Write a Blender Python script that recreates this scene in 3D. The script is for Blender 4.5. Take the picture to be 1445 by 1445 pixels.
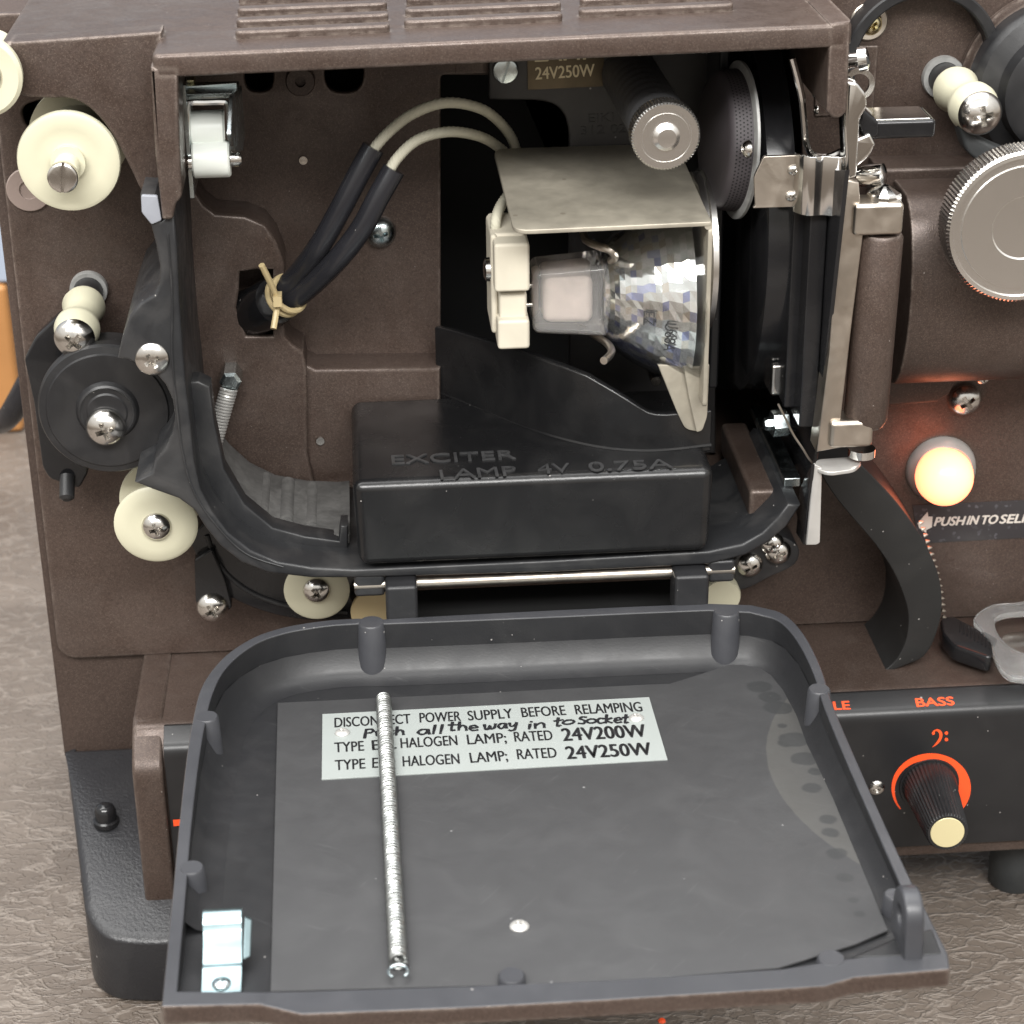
import bpy, bmesh, math, random
from mathutils import Vector, Matrix
from math import radians as R_, sin, cos, pi
random.seed(7)
SC = bpy.context.scene
for o in list(bpy.data.objects): bpy.data.objects.remove(o)
S = 0.001                      # everything below is written in millimetres

# ------------------------------------------------------------------ camera
FPX, PW = 2930.0, 1445.0
_p, _r, _y = R_(25.9), R_(-0.62), R_(4.12)
FW = Vector((sin(_y)*cos(_p), cos(_y)*cos(_p), -sin(_p)))
RT = Vector((cos(_y), -sin(_y), 0)); UP = RT.cross(FW)
RT, UP = cos(_r)*RT + sin(_r)*UP, -sin(_r)*RT + cos(_r)*UP
CAM = -FW*637 + Vector((0, -30, 0))
cd = bpy.data.cameras.new('camera'); cam = bpy.data.objects.new('camera', cd)
SC.collection.objects.link(cam)
cd.sensor_width = 36; cd.sensor_fit = 'HORIZONTAL'; cd.lens = 36*FPX/PW
cd.clip_start = .02; cd.clip_end = 50
m = Matrix((RT, UP, -FW)).transposed().to_4x4(); m.translation = CAM*S
cam.matrix_world = m
cd.dof.use_dof = True; cd.dof.focus_distance = .60; cd.dof.aperture_fstop = 26
SC.camera = cam

# ------------------------------------------------------------------ light
w = bpy.data.worlds.new('World'); SC.world = w; w.use_nodes = True
nt = w.node_tree; nt.nodes.clear()
out = nt.nodes.new('ShaderNodeOutputWorld'); bg = nt.nodes.new('ShaderNodeBackground')
tc = nt.nodes.new('ShaderNodeTexCoord'); sp = nt.nodes.new('ShaderNodeSeparateXYZ')
cr = nt.nodes.new('ShaderNodeValToRGB'); mr = nt.nodes.new('ShaderNodeMapRange')
mr.inputs[1].default_value = -1; mr.inputs[2].default_value = 1
e = cr.color_ramp.elements
e[0].position = 0; e[0].color = (.10, .085, .07, 1)
e[1].position = 1; e[1].color = (1.25, 1.25, 1.22, 1)
for pos, c in ((.42, (.22, .18, .145, 1)), (.50, (.60, .54, .47, 1)), (.60, (.74, .71, .66, 1)), (.76, (1.0, .985, .95, 1))):
    k = e.new(pos); k.color = c
nt.links.new(tc.outputs['Generated'], sp.inputs[0]); nt.links.new(sp.outputs[2], mr.inputs[0])
nt.links.new(mr.outputs[0], cr.inputs[0])
# the far side of the room (behind the projector) is brighter and cooler: daylight from windows
mb = nt.nodes.new('ShaderNodeMapRange'); mb.inputs[1].default_value = -.1; mb.inputs[2].default_value = .75; mb.interpolation_type = 'SMOOTHSTEP'
nt.links.new(sp.outputs[1], mb.inputs[0])
mz = nt.nodes.new('ShaderNodeMapRange'); mz.inputs[1].default_value = .02; mz.inputs[2].default_value = .22; mz.interpolation_type = 'SMOOTHSTEP'
nt.links.new(sp.outputs[2], mz.inputs[0])
mm_ = nt.nodes.new('ShaderNodeMath'); mm_.operation = 'MULTIPLY'; nt.links.new(mb.outputs[0], mm_.inputs[0]); nt.links.new(mz.outputs[0], mm_.inputs[1])
mxw = nt.nodes.new('ShaderNodeMix'); mxw.data_type = 'RGBA'; nt.links.new(mm_.outputs[0], mxw.inputs[0]); nt.links.new(cr.outputs[0], mxw.inputs[6]); mxw.inputs[7].default_value = (.42, .46, .52, 1)
nt.links.new(mxw.outputs[2], bg.inputs[0])
bg.inputs[1].default_value = 0.85
nt.links.new(bg.outputs[0], out.inputs[0])
def area(name, loc, aim, sx, sy, power, col=(1, 1, 1)):
    l = bpy.data.lights.new(name, 'AREA'); l.shape = 'RECTANGLE'; l.size = sx; l.size_y = sy
    l.energy = power; l.color = col
    o = bpy.data.objects.new(name, l); SC.collection.objects.link(o)
    o.location = loc; o.rotation_euler = (Vector(aim)-Vector(loc)).to_track_quat('-Z', 'Y').to_euler()
    return o
# two ceiling panels of the room and an added front fill strip
area('ceiling_and_fill_light', (-.15, -1.40, 1.30), (0, -.05, 0), 2.2, .42, 48, (1, .985, .96))  # added strip low in front, fills the compartment and streaks the edges
area('ceiling_and_fill_light', (-.9, -.2, 1.7), (0, -.05, 0), .4, 1.6, 10, (1, .985, .96))
area('ceiling_and_fill_light', (.05, .25, 1.80), (0, -.05, 0), 2.2, 1.6, 30, (1, .99, .975))
SC.view_settings.view_transform = 'Standard'; SC.view_settings.look = 'None'
SC.view_settings.exposure = 0.55; SC.view_settings.gamma = 1
SC.render.engine = 'CYCLES'

# ------------------------------------------------------------------ helpers: points
def ray(x, y): return FW*FPX + RT*(x-PW/2) + UP*(PW/2-y)
def onY(x, y, Y): d = ray(x, y); return CAM + d*((Y-CAM.y)/d.y)
def onZ(x, y, Z): d = ray(x, y); return CAM + d*((Z-CAM.z)/d.z)
def onX(x, y, X): d = ray(x, y); return CAM + d*((X-CAM.x)/d.x)
def onP(x, y, P, N): d = ray(x, y); return CAM + d*((P-CAM).dot(N)/d.dot(N))
def mm(px, Y=-20): return px*((Y-CAM.y)/FW.y*1.0)/FPX*FW.dot(FW)*1.0 * 1.0 if False else px*(637+(Y+30)*.9)/FPX
def smooth(pts, n=5, closed=True):
    out = []; N = len(pts)
    rng = range(N) if closed else range(N-1)
    for i in rng:
        g = (lambda k: Vector(pts[k % N])) if closed else (lambda k: Vector(pts[max(0, min(N-1, k))]))
        a, b, c, d = g(i-1), g(i), g(i+1), g(i+2)
        for k in range(n):
            t = k/n
            out.append(.5*((2*b)+(c-a)*t+(2*a-5*b+4*c-d)*t*t+(3*b-a-3*c+d)*t**3))
    if not closed: out.append(Vector(pts[-1]))
    return out
def rounded(pts, r, n=5):
    """round the corners of a 2-D polygon; r one number or a list"""
    out = []; N = len(pts)
    for i in range(N):
        a, b, c = (Vector(pts[(i+k) % N]) for k in (-1, 0, 1))
        ri = r[i] if isinstance(r, (list, tuple)) else r
        u, v = (a-b), (c-b)
        ri = min(ri, u.length*.48, v.length*.48)
        if ri < 1e-3: out.append(b); continue
        p, q = b+u.normalized()*ri, b+v.normalized()*ri
        for k in range(n+1):
            t = k/n; out.append((1-t)**2*p+2*t*(1-t)*b+t*t*q)
    return out
def circle(c, r, n=40, ry=None, a0=0, a1=2*pi):
    return [(c[0]+r*cos(a0+(a1-a0)*k/n), c[1]+(ry or r)*sin(a0+(a1-a0)*k/n)) for k in range(n)]

# ------------------------------------------------------------------ helpers: materials
def mat(name, col, rough=.5, metal=0, bump=None, mott=None, speck=None, dust=None, spec=.5, coat=0, trans=0, ior=1.45, emis=None, aniso=None, rvar=0, alpha=1, wear_shine=None, scratch=None):
    M = bpy.data.materials.new(name); M.use_nodes = True; t = M.node_tree; n = t.nodes; L = t.links
    b = n['Principled BSDF']
    b.inputs['Base Color'].default_value = (*col, 1); b.inputs['Roughness'].default_value = rough
    b.inputs['Metallic'].default_value = metal; b.inputs['Specular IOR Level'].default_value = spec
    b.inputs['Coat Weight'].default_value = coat; b.inputs['Coat Roughness'].default_value = .15
    b.inputs['Transmission Weight'].default_value = trans; b.inputs['IOR'].default_value = ior
    if alpha < 1: b.inputs['Alpha'].default_value = alpha
    if emis: b.inputs['Emission Color'].default_value = (*emis[0], 1); b.inputs['Emission Strength'].default_value = emis[1]
    tcn = n.new('ShaderNodeTexCoord'); co = tcn.outputs['Object']
    def noise(scale, detail=3, dist=0, vec=None):
        x = n.new('ShaderNodeTexNoise'); x.inputs['Scale'].default_value = scale*1000; x.inputs['Detail'].default_value = detail
        x.inputs['Distortion'].default_value = dist
        L.new(vec or co, x.inputs['Vector']); return x.outputs['Fac']
    def ramp(fac, a, bb, c0=(0, 0, 0, 1), c1=(1, 1, 1, 1)):
        x = n.new('ShaderNodeValToRGB'); x.color_ramp.elements[0].position = a; x.color_ramp.elements[1].position = bb
        x.color_ramp.elements[0].color = c0; x.color_ramp.elements[1].color = c1
        L.new(fac, x.inputs[0]); return x.outputs[0]
    def mix(fac, A, B):
        x = n.new('ShaderNodeMix'); x.data_type = 'RGBA'
        if isinstance(fac, float): x.inputs[0].default_value = fac
        else: L.new(fac, x.inputs[0])
        for s, v in ((6, A), (7, B)):
            if isinstance(v, tuple): x.inputs[s].default_value = (*v[:3], 1)
            else: L.new(v, x.inputs[s])
        return x.outputs[2]
    cur = (*col, 1); used = False
    if mott:      # large soft variation of the paint or metal
        for (sc, amt) in (mott if isinstance(mott, list) else [mott]):
            f = ramp(noise(sc, 5, .6), .3, .72)
            A = cur if not used else cur
            dark = mix(1.0, cur, cur) if False else None
            x = n.new('ShaderNodeMix'); x.data_type = 'RGBA'; x.blend_type = 'MULTIPLY'; x.inputs[0].default_value = 1
            if used: L.new(cur, x.inputs[6])
            else: x.inputs[6].default_value = cur
            L.new(ramp(noise(sc, 5, .6), .3, .72, (1-amt, 1-amt, 1-amt, 1), (1+amt, 1+amt, 1+amt, 1)), x.inputs[7])
            cur = x.outputs[2]; used = True
    if speck:     # (scale per mm, threshold, colour): paint flecks
        sc, th, c = speck
        v = n.new('ShaderNodeTexVoronoi'); v.inputs['Scale'].default_value = sc*1000; L.new(co, v.inputs['Vector'])
        s2 = n.new('ShaderNodeSeparateColor'); L.new(v.outputs['Color'], s2.inputs[0])
        f = ramp(s2.outputs[0], th, min(1, th+.12))
        cur = mix(f, cur, c); used = True
    if dust:      # sparse pale specks and a thin film
        sc, th, c, film = dust
        v = n.new('ShaderNodeTexVoronoi'); v.inputs['Scale'].default_value = sc*1000; L.new(co, v.inputs['Vector'])
        s2 = n.new('ShaderNodeSeparateColor'); L.new(v.outputs['Color'], s2.inputs[0])
        a = n.new('ShaderNodeMath'); a.operation = 'GREATER_THAN'; a.inputs[1].default_value = th; L.new(s2.outputs[1], a.inputs[0])
        d = n.new('ShaderNodeMath'); d.operation = 'LESS_THAN'; L.new(v.outputs['Distance'], d.inputs[0])
        dz = n.new('ShaderNodeMath'); dz.operation = 'MULTIPLY'; dz.inputs[1].default_value = .20; L.new(s2.outputs[2], dz.inputs[0]); L.new(dz.outputs[0], d.inputs[1])
        mu = n.new('ShaderNodeMath'); mu.operation = 'MULTIPLY'; L.new(a.outputs[0], mu.inputs[0]); L.new(d.outputs[0], mu.inputs[1])
        if film:
            fl = ramp(noise(.05, 6, 1.2), .45, .85, (0, 0, 0, 1), (film, film, film, 1))
            cur = mix(fl, cur, c); used = True
        half = n.new('ShaderNodeMath'); half.operation = 'MULTIPLY'; half.inputs[1].default_value = .55; L.new(mu.outputs[0], half.inputs[0])
        cur = mix(half.outputs[0], cur, c); used = True
    if wear_shine:      # paint rubbed thin along the edges, paled further to paint in edge highlights
        bv = n.new('ShaderNodeBevel'); bv.samples = 4; bv.inputs[0].default_value = wear_shine[0]*S
        ge = n.new('ShaderNodeNewGeometry'); dp = n.new('ShaderNodeVectorMath'); dp.operation = 'DOT_PRODUCT'
        L.new(bv.outputs[0], dp.inputs[0]); L.new(ge.outputs['Normal'], dp.inputs[1])
        ed = ramp(dp.outputs['Value'], .90, .995, (1, 1, 1, 1), (0, 0, 0, 1))
        mu2 = n.new('ShaderNodeMath'); mu2.operation = 'MULTIPLY'; L.new(ed, mu2.inputs[0]); L.new(ramp(noise(.35, 5, .5), .38, .66, (.1, .1, .1, 1), (wear_shine[2], wear_shine[2], wear_shine[2], 1)), mu2.inputs[1])
        cur = mix(mu2.outputs[0], cur, wear_shine[1]); used = True
    if scratch:   # a few fine rubbed lines
        for k, (ang, am) in enumerate(scratch):
            mp2 = n.new('ShaderNodeMapping'); mp2.inputs['Scale'].default_value = (.03, .9, .9); mp2.inputs['Location'].default_value = (k*3.1, k*1.7, 0)
            mp3 = n.new('ShaderNodeMapping'); mp3.inputs['Rotation'].default_value = (0, 0, ang); L.new(co, mp3.inputs[0]); L.new(mp3.outputs[0], mp2.inputs[0])
            cur = mix(ramp(noise(1.0, 2, .4, mp2.outputs[0]), .70, .76, (0, 0, 0, 1), (am, am, am, 1)), cur, (.22, .22, .22)); used = True
    if used: L.new(cur, b.inputs['Base Color'])
    if rvar:
        rr = n.new('ShaderNodeMapRange'); rr.inputs[3].default_value = rough-rvar; rr.inputs[4].default_value = rough+rvar
        rr.inputs[1].default_value = .3; rr.inputs[2].default_value = .7
        L.new(noise(.12, 6, .8), rr.inputs[0]); L.new(rr.outputs[0], b.inputs['Roughness'])
    if bump:
        last = None
        for (sc, st) in (bump if isinstance(bump, list) else [bump]):
            bn = n.new('ShaderNodeBump'); bn.inputs['Strength'].default_value = st; bn.inputs['Distance'].default_value = .0003
            if aniso:
                mp = n.new('ShaderNodeMapping'); mp.inputs['Scale'].default_value = aniso; L.new(co, mp.inputs[0])
                L.new(noise(sc, 4, 0, mp.outputs[0]), bn.inputs['Height'])
            else: L.new(noise(sc, 4), bn.inputs['Height'])
            if last: L.new(last, bn.inputs['Normal'])
            last = bn.outputs[0]
        L.new(last, b.inputs['Normal'])
    return M
DUSTC = (.42, .40, .38)
M = {}
M['brown'] = mat('brown_hammertone_paint', (.064, .0445, .0365), .38, .3, [(2.2, .20), (.5, .08)], [(.012, .14), (1.6, .24)], (4.2, .83, (.100, .074, .060)), (0.78, .985, (.4, .36, .33), .05), spec=.5, rvar=.11, wear_shine=(1.5, (.27, .225, .195), .8))
M['brown_dark'] = mat('brown_shell_paint', (.054, .037, .030), .5, .15, (2.0, .2), [(.02, .12), (1.6, .2)], (4.2, .84, (.09, .066, .054)))
M['carriage'] = mat('dull_black_plate', (.030, .028, .028), .5, 0, (.8, .1), (.05, .1), None, (.6, .98, DUSTC, .02))
M['black'] = mat('black_plastic', (.013, .013, .014), .38, 0, (1.2, .08), (.03, .15), None, (0.572, .97, DUSTC, .05), rvar=.08)
M['frame'] = mat('charcoal_casting', (.017, .0175, .019), .40, 0, (1.1, .14), (.03, .15), None, (0.676, .955, DUSTC, .09), rvar=.1)
M['cover'] = mat('black_cast_paint', (.0075, .0075, .008), .25, 0, [(.55, .13), (1.8, .06)], (.05, .1), None, (0.78, .975, DUSTC, .02), rvar=.05, spec=.5)
M['gloss'] = mat('gloss_black', (.010, .010, .011), .16, 0, (.3, .04), None, None, (0.52, .98, DUSTC, .02), rvar=.04)
M['void'] = mat('matt_black_cavity', (.006, .006, .006), .7)
M['lid'] = mat('lid_charcoal_plastic', (.015, .0152, .0167), .44, 0, [(1.5, .10), (.12, .03)], (.02, .08), None, (0.624, .965, DUSTC, .02), rvar=.06, scratch=[(.7, .06)])
M['rubber'] = mat('black_rubber', (.024, .026, .027), .62, 0, (1.0, .25), (.05, .2), None, (0.78, .97, DUSTC, .05))
M['foot'] = mat('black_grained_plastic', (.017, .017, .019), .33, 0, [(1.0, .55), (.4, .15)], None, None, (0.52, .98, DUSTC, .03))
M['ivory'] = mat('ivory_nylon', (.50, .48, .36), .42, 0, (.3, .04), (.04, .05), spec=.4)
M['white'] = mat('white_nylon', (.80, .83, .78), .35, 0, None, (.05, .05))
M['steel'] = mat('bright_steel', (.62, .60, .57), .2, 1, (.8, .06), (.15, .15), rvar=.06)
M['chrome'] = mat('chrome_plate', (.70, .69, .67), .12, 1, (.25, .05), None, rvar=.05)
M['zinc'] = mat('zinc_plate', (.50, .56, .57), .24, 1, (.4, .06), (.08, .18), rvar=.08)
M['dullzinc'] = mat('dull_zinc', (.34, .34, .33), .5, .4, (.8, .1), (.2, .2))
M['letter'] = mat('dusty_glint_letters', (.034, .034, .035), .30, 0, (1.8, .1), (.3, .3))  # letter tops paled for dust, with their highlights put into the colour
M['sill'] = mat('dusty_grey_sill', (.090, .088, .085), .6, 0, (1.0, .15), [(.08, .35), (.5, .2)])
M['springsteel'] = mat('spring_steel', (.36, .37, .36), .30, 1, None, (.3, .1))
M['clipzinc'] = mat('blue_zinc_clip', (.26, .34, .36), .34, 1, (.5, .05), (.1, .15))
M['griprubber'] = mat('grey_ribbed_rubber', (.055, .055, .057), .55, 0, (1.0, .2))
M['flapsteel'] = mat('plated_flap_steel', (.52, .51, .49), .38, .55, (.8, .06), (.1, .1))
M['gold'] = mat('yellow_passivated_steel', (.66, .58, .36), .25, 1, (.6, .06), (.15, .15))
M['alu'] = mat('turned_aluminium', (.76, .745, .72), .27, 1, (.9, .04), (.03, .04))
M['satin'] = mat('worn_satin_metal', (.52, .47, .41), .36, 1, (.9, .12), (.09, .14), rvar=.08)
M['tin'] = mat('heat_stained_metal', (.36, .33, .27), .46, .45, [(.8, .10), (.15, .06)], [(.05, .16), (.25, .08)], None, (.18, .93, (.2, .17, .13), .0), rvar=.1)
M['ceramic'] = mat('cream_ceramic', (.53, .49, .40), .6, 0, (.9, .08), (.06, .08))
M['cement'] = mat('pinkish_cement', (.66, .57, .52), .7, 0, (.5, .2), (.10, .12))
M['braid'] = mat('cream_braided_sleeve', (.46, .44, .35), .7, 0, None, (.2, .1))
M['sleeve'] = mat('black_pvc_sleeve', (.016, .016, .019), .25, 0, (.4, .05), None, None, (0.78, .985, DUSTC, .02))
M['tie'] = mat('amber_nylon_tie', (.62, .50, .28), .35, 0, None, None, trans=.3)
M['glass'] = mat('clear_glass', (.95, .96, .95), .04, 0, (.12, .03), trans=1, ior=1.45)
M['milky'] = mat('pressed_lamp_glass', (.93, .91, .89), .05, 0, (.12, .06), trans=.86, ior=1.4)
M['clear'] = mat('smoked_clear_plastic', (.80, .82, .82), .12, 0, None, trans=.9, ior=1.3)
M['rim'] = mat('lid_worn_sheen_rim', (.038, .039, .044), .38, 0, (1.5, .06), (.05, .12), None, (.6, .965, DUSTC, .02), rvar=.05)  # worn lid plastic, window sheen painted in as a paler base colour
M['labelwhite'] = mat('label_white', (.295, .318, .308), .40, .12, (.5, .03), (.05, .03))
M['ink'] = mat('printed_black', (.03, .03, .032), .5)
M['marker'] = mat('felt_marker_black', (.008, .008, .010), .45)
M['orange'] = mat('orange_print', (.85, .085, .018), .45)
M['cream'] = mat('cream_print', (.62, .54, .36), .5)
M['silverprint'] = mat('silver_print', (.58, .55, .50), .45, .2)
M['brass'] = mat('dark_brass_plate', (.085, .065, .04), .4, .6, (.6, .06), (.1, .2))
M['panel'] = mat('black_panel_paint', (.012, .012, .013), .32, 0, (1.2, .05), None, None, (0.572, .975, DUSTC, .015))
M['band'] = mat('dark_label_band', (.030, .028, .030), .4, 0, (.5, .05), None, (1.2, .93, (.08, .08, .09)))
M['foam'] = mat('perforated_charcoal_vinyl', (.040, .034, .037), .62, 0, (1.5, .1))
M['wood'] = mat('orange_wood', (.42, .20, .07), .4, 0, None, (.01, .15))
M['glow'] = mat('glowing_orange_lamp', (.9, .5, .3), .25, 0, emis=((1, .20, .088), 2.6))
M['capcream'] = mat('cream_cap', (.60, .53, .31), .35, .2)

# ------------------------------------------------------------------ helpers: objects
def link(o): SC.collection.objects.link(o); return o
ORG = {}
def thing(name, label, cat, loc, group=None):
    o = link(bpy.data.objects.new(name, None)); o.location = Vector(loc)*S; o.empty_display_size = .01
    o['label'] = label; o['category'] = cat
    if group: o['group'] = group
    ORG[o] = Vector(loc); return o
def tag(o, label, cat, group=None):
    o['label'] = label; o['category'] = cat
    if group: o['group'] = group
    return o
def make(name, verts, faces, mats, parent=None, idx=None, ang=35, bevel=0, seg=2, flat=False, recalc=True):
    vs = [Vector(v) for v in verts]
    lo = Vector((min(v[i] for v in vs) for i in range(3))); hi = Vector((max(v[i] for v in vs) for i in range(3)))
    c = (lo+hi)/2
    me = bpy.data.meshes.new(name); me.from_pydata([(v-c)*S for v in vs], [], faces)
    mats = mats if isinstance(mats, (list, tuple)) else [mats]
    for q in mats: me.materials.append(q)
    if idx: 
        for p, i in zip(me.polygons, idx): p.material_index = i
    if recalc:
        bm = bmesh.new(); bm.from_mesh(me); bmesh.ops.recalc_face_normals(bm, faces=bm.faces); bm.to_mesh(me); bm.free()
    if not flat:
        me.polygons.foreach_set('use_smooth', [True]*len(me.polygons)); me.set_sharp_from_angle(angle=R_(ang))
    o = link(bpy.data.objects.new(name, me)); o.location = c*S; ORG[o] = c
    if parent is not None:
        o.parent = parent; o.matrix_parent_inverse = Matrix.Translation(-ORG[parent]*S)
    if bevel:
        b = o.modifiers.new('bevel', 'BEVEL'); b.width = bevel*S; b.segments = seg; b.limit_method = 'ANGLE'; b.angle_limit = R_(40); b.harden_normals = True
    return o
class G:
    """collects raw geometry (verts, faces, material index) for ONE mesh"""
    def __init__(s): s.v = []; s.f = []; s.i = []
    def add(s, v, f, i=0):
        k = len(s.v); s.v += [Vector(x) for x in v]; s.f += [tuple(a+k for a in q) for q in f]; s.i += [i]*len(f); return s
    def build(s, name, mats, parent=None, **kw): return make(name, s.v, s.f, mats, parent, s.i, **kw)
def g_box(x0, x1, y0, y1, z0, z1):
    v = [(x, y, z) for x in (x0, x1) for y in (y0, y1) for z in (z0, z1)]
    return v, [(0, 1, 3, 2), (4, 6, 7, 5), (0, 4, 5, 1), (2, 3, 7, 6), (0, 2, 6, 4), (1, 5, 7, 3)]
def g_hull8(front, back):     # two quads
    return list(front)+list(back), [(0, 1, 2, 3), (7, 6, 5, 4), (0, 4, 5, 1), (1, 5, 6, 2), (2, 6, 7, 3), (3, 7, 4, 0)]
def curve_mesh(loops, depth, bevel=0, res=2):
    """filled 2-D loops (holes allowed), depth +-depth/2 along z, rounded edges"""
    cu = bpy.data.curves.new('tmp', 'CURVE'); cu.dimensions = '2D'; cu.fill_mode = 'BOTH'
    cu.extrude = max(0, depth/2-bevel); cu.bevel_depth = bevel; cu.bevel_resolution = res; cu.offset = -bevel
    for lp in loops:
        s = cu.splines.new('POLY'); s.points.add(len(lp)-1); s.use_cyclic_u = True
        for p, q in zip(s.points, lp): p.co = (q[0], q[1], 0, 1)
    o = bpy.data.objects.new('tmp', cu); SC.collection.objects.link(o)
    dg = bpy.context.evaluated_depsgraph_get(); me = bpy.data.meshes.new_from_object(o.evaluated_get(dg))
    bm = bmesh.new(); bm.from_mesh(me); bmesh.ops.remove_doubles(bm, verts=bm.verts, dist=1e-4)
    v = [x.co.copy() for x in bm.verts]; bm.verts.index_update(); f = [tuple(y.index for y in q.verts) for q in bm.faces]
    bm.free(); bpy.data.objects.remove(o); bpy.data.curves.remove(cu); bpy.data.meshes.remove(me)
    return v, f
def g_prY(loops, Y0, Y1, bevel=0, px=True, res=2):
    ls = [[(lambda q: (q.x, q.z))(onY(a[0], a[1], Y0)) for a in lp] if px else lp for lp in loops]
    v, f = curve_mesh(ls, abs(Y1-Y0), bevel, res); c = (Y0+Y1)/2
    return [(a.x, c+a.z, a.y) for a in v], f
def g_prZ(loops, z0, z1, bevel=0, px=True, res=2):
    ls = [[(lambda q: (q.x, q.y))(onZ(a[0], a[1], z1)) for a in lp] if px else lp for lp in loops]
    v, f = curve_mesh(ls, abs(z1-z0), bevel, res); c = (z0+z1)/2
    return [(a.x, a.y, c+a.z) for a in v], f
def g_prX(loops, x0, x1, bevel=0, px=True, res=2, ref=None):
    ls = [[(lambda q: (q.y, q.z))(onX(a[0], a[1], x0 if ref is None else ref)) for a in lp] if px else lp for lp in loops]
    v, f = curve_mesh(ls, abs(x1-x0), bevel, res); c = (x0+x1)/2
    return [(c+a.z, a.x, a.y) for a in v], f
def prY(name, loops, Y0, Y1, m_, parent, bevel=0, px=True, **kw): v, f = g_prY(loops, Y0, Y1, bevel, px); return make(name, v, f, m_, parent, **kw)
def prZ(name, loops, z0, z1, m_, parent, bevel=0, px=True, **kw): v, f = g_prZ(loops, z0, z1, bevel, px); return make(name, v, f, m_, parent, **kw)
def prX(name, loops, x0, x1, m_, parent, bevel=0, px=True, ref=None, **kw): v, f = g_prX(loops, x0, x1, bevel, px, ref=ref); return make(name, v, f, m_, parent, **kw)
def basis(ax):
    ax = Vector(ax).normalized(); h = Vector((0, 0, 1)) if abs(ax.z) < .9 else Vector((1, 0, 0))
    u = h.cross(ax).normalized(); return u, ax.cross(u), ax
def g_lathe(prof, org, ax, segs=48, knurl=None, a0=0, a1=2*pi):
    """prof: (r, h) along ax; knurl=(i0, i1, n, amp) cuts ridges into profile rows i0..i1"""
    u, v, a = basis(ax); org = Vector(org); V = []; F = []; rows = []
    full = abs(a1-a0-2*pi) < 1e-6; n = segs if full else segs+1
    for ri, (r, h) in enumerate(prof):
        if r < 1e-6: V.append(org+a*h); rows.append([len(V)-1]*n); continue
        row = []
        for k in range(n):
            t = a0+(a1-a0)*k/segs; rr = r
            if knurl and knurl[0] <= ri <= knurl[1]: rr = r+knurl[3]*(.5+.5*cos(t*knurl[2]))-knurl[3]
            V.append(org+a*h+(u*cos(t)+v*sin(t))*rr); row.append(len(V)-1)
        rows.append(row)
    for A, B in zip(rows, rows[1:]):
        for k in range(n if full else n-1):
            j = (k+1) % n; q = []
            for x in (A[k], A[j], B[j], B[k]):
                if x not in q: q.append(x)
            if len(q) > 2: F.append(tuple(q))
    return V, F
def lathe(name, prof, org, ax, m_, parent, segs=48, **kw):
    kn = kw.pop('knurl', None); v, f = g_lathe(prof, org, ax, segs, kn); return make(name, v, f, m_, parent, **kw)
def g_tube(pts, r, segs=12, closed=False, cap=True):
    pts = [Vector(p) for p in pts]; N = len(pts); V = []; F = []; u = None
    rr = r if callable(r) else (lambda t: r)
    for i, p in enumerate(pts):
        t = (pts[min(N-1, i+1)]-pts[max(0, i-1)]).normalized()
        if u is None: u = basis(t)[0]
        u = (u-t*u.dot(t)).normalized(); w_ = t.cross(u)
        for k in range(segs):
            a = 2*pi*k/segs; V.append(p+(u*cos(a)+w_*sin(a))*rr(i/(N-1)))
    for i in range(N-1):
        for k in range(segs):
            j = (k+1) % segs; F.append((i*segs+k, i*segs+j, (i+1)*segs+j, (i+1)*segs+k))
    if cap: F.append(tuple(range(segs))[::-1]); F.append(tuple((N-1)*segs+k for k in range(segs)))
    return V, F
def tube(name, pts, r, m_, parent, n=6, segs=12, **kw):
    v, f = g_tube(smooth(pts, n, False), r, segs); return make(name, v, f, m_, parent, **kw)
def g_coil(a, b, r, wire, turns, segs=14, ws=6):
    a, b = Vector(a), Vector(b); u, v, ax = basis(b-a); L = (b-a).length
    pts = [a+ax*(L*i/(turns*segs))+(u*cos(2*pi*i/segs)+v*sin(2*pi*i/segs))*r for i in range(turns*segs+1)]
    return g_tube(pts, wire, ws)
# ---- screw heads (cut once with a boolean, then placed many times)
def head_mesh(kind):
    prof = {'ball': [(0, .62), (.25, .60), (.5, .53), (.72, .41), (.88, .25), (.97, .1), (1, 0), (.97, -.12), (0, -.12)],
            'flat': [(0, .40), (.80, .40), (.92, .36), (.99, .26), (1, .16), (1, -.3), (0, -.3)]}['ball' if kind == 'phillips' else 'flat']
    v, f = g_lathe(prof, (0, 0, 0), (0, 0, 1), 40)
    def tmp(v, f):
        me = bpy.data.meshes.new('t'); me.from_pydata(v, [], f); bm = bmesh.new(); bm.from_mesh(me)
        bmesh.ops.recalc_face_normals(bm, faces=bm.faces); bm.to_mesh(me); bm.free()
        return link(bpy.data.objects.new('t', me))
    A = tmp(v, f)
    if kind == 'phillips':
        g = G()
        for c in range(2):
            q = []
            for h, L_, w_ in ((.08, .22, .08), (.8, .60, .15)):
                q.append([(x, y, h) if c == 0 else (y, -x, h) for x, y in ((-L_, -w_), (L_, -w_), (L_, w_), (-L_, w_))])
            g.add(*g_hull8(q[0], q[1]))
        cut = []
        bs = [tmp(g.v[:8], g.f[:6]), tmp(g.v[8:], [tuple(i-8 for i in k) for k in g.f[6:]])]
    else:
        bs = [tmp(*g_box(-1.2, 1.2, -.10, .10, .08, 1))]
    for B in bs:
        md = A.modifiers.new('b', 'BOOLEAN'); md.object = B; md.operation = 'DIFFERENCE'; md.solver = 'EXACT'
    dg = bpy.context.evaluated_depsgraph_get(); me = bpy.data.meshes.new_from_object(A.evaluated_get(dg))
    res = ([x.co.copy() for x in me.vertices], [tuple(p.vertices) for p in me.polygons])
    for o in [A]+bs: bpy.data.objects.remove(o)
    return res
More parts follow.
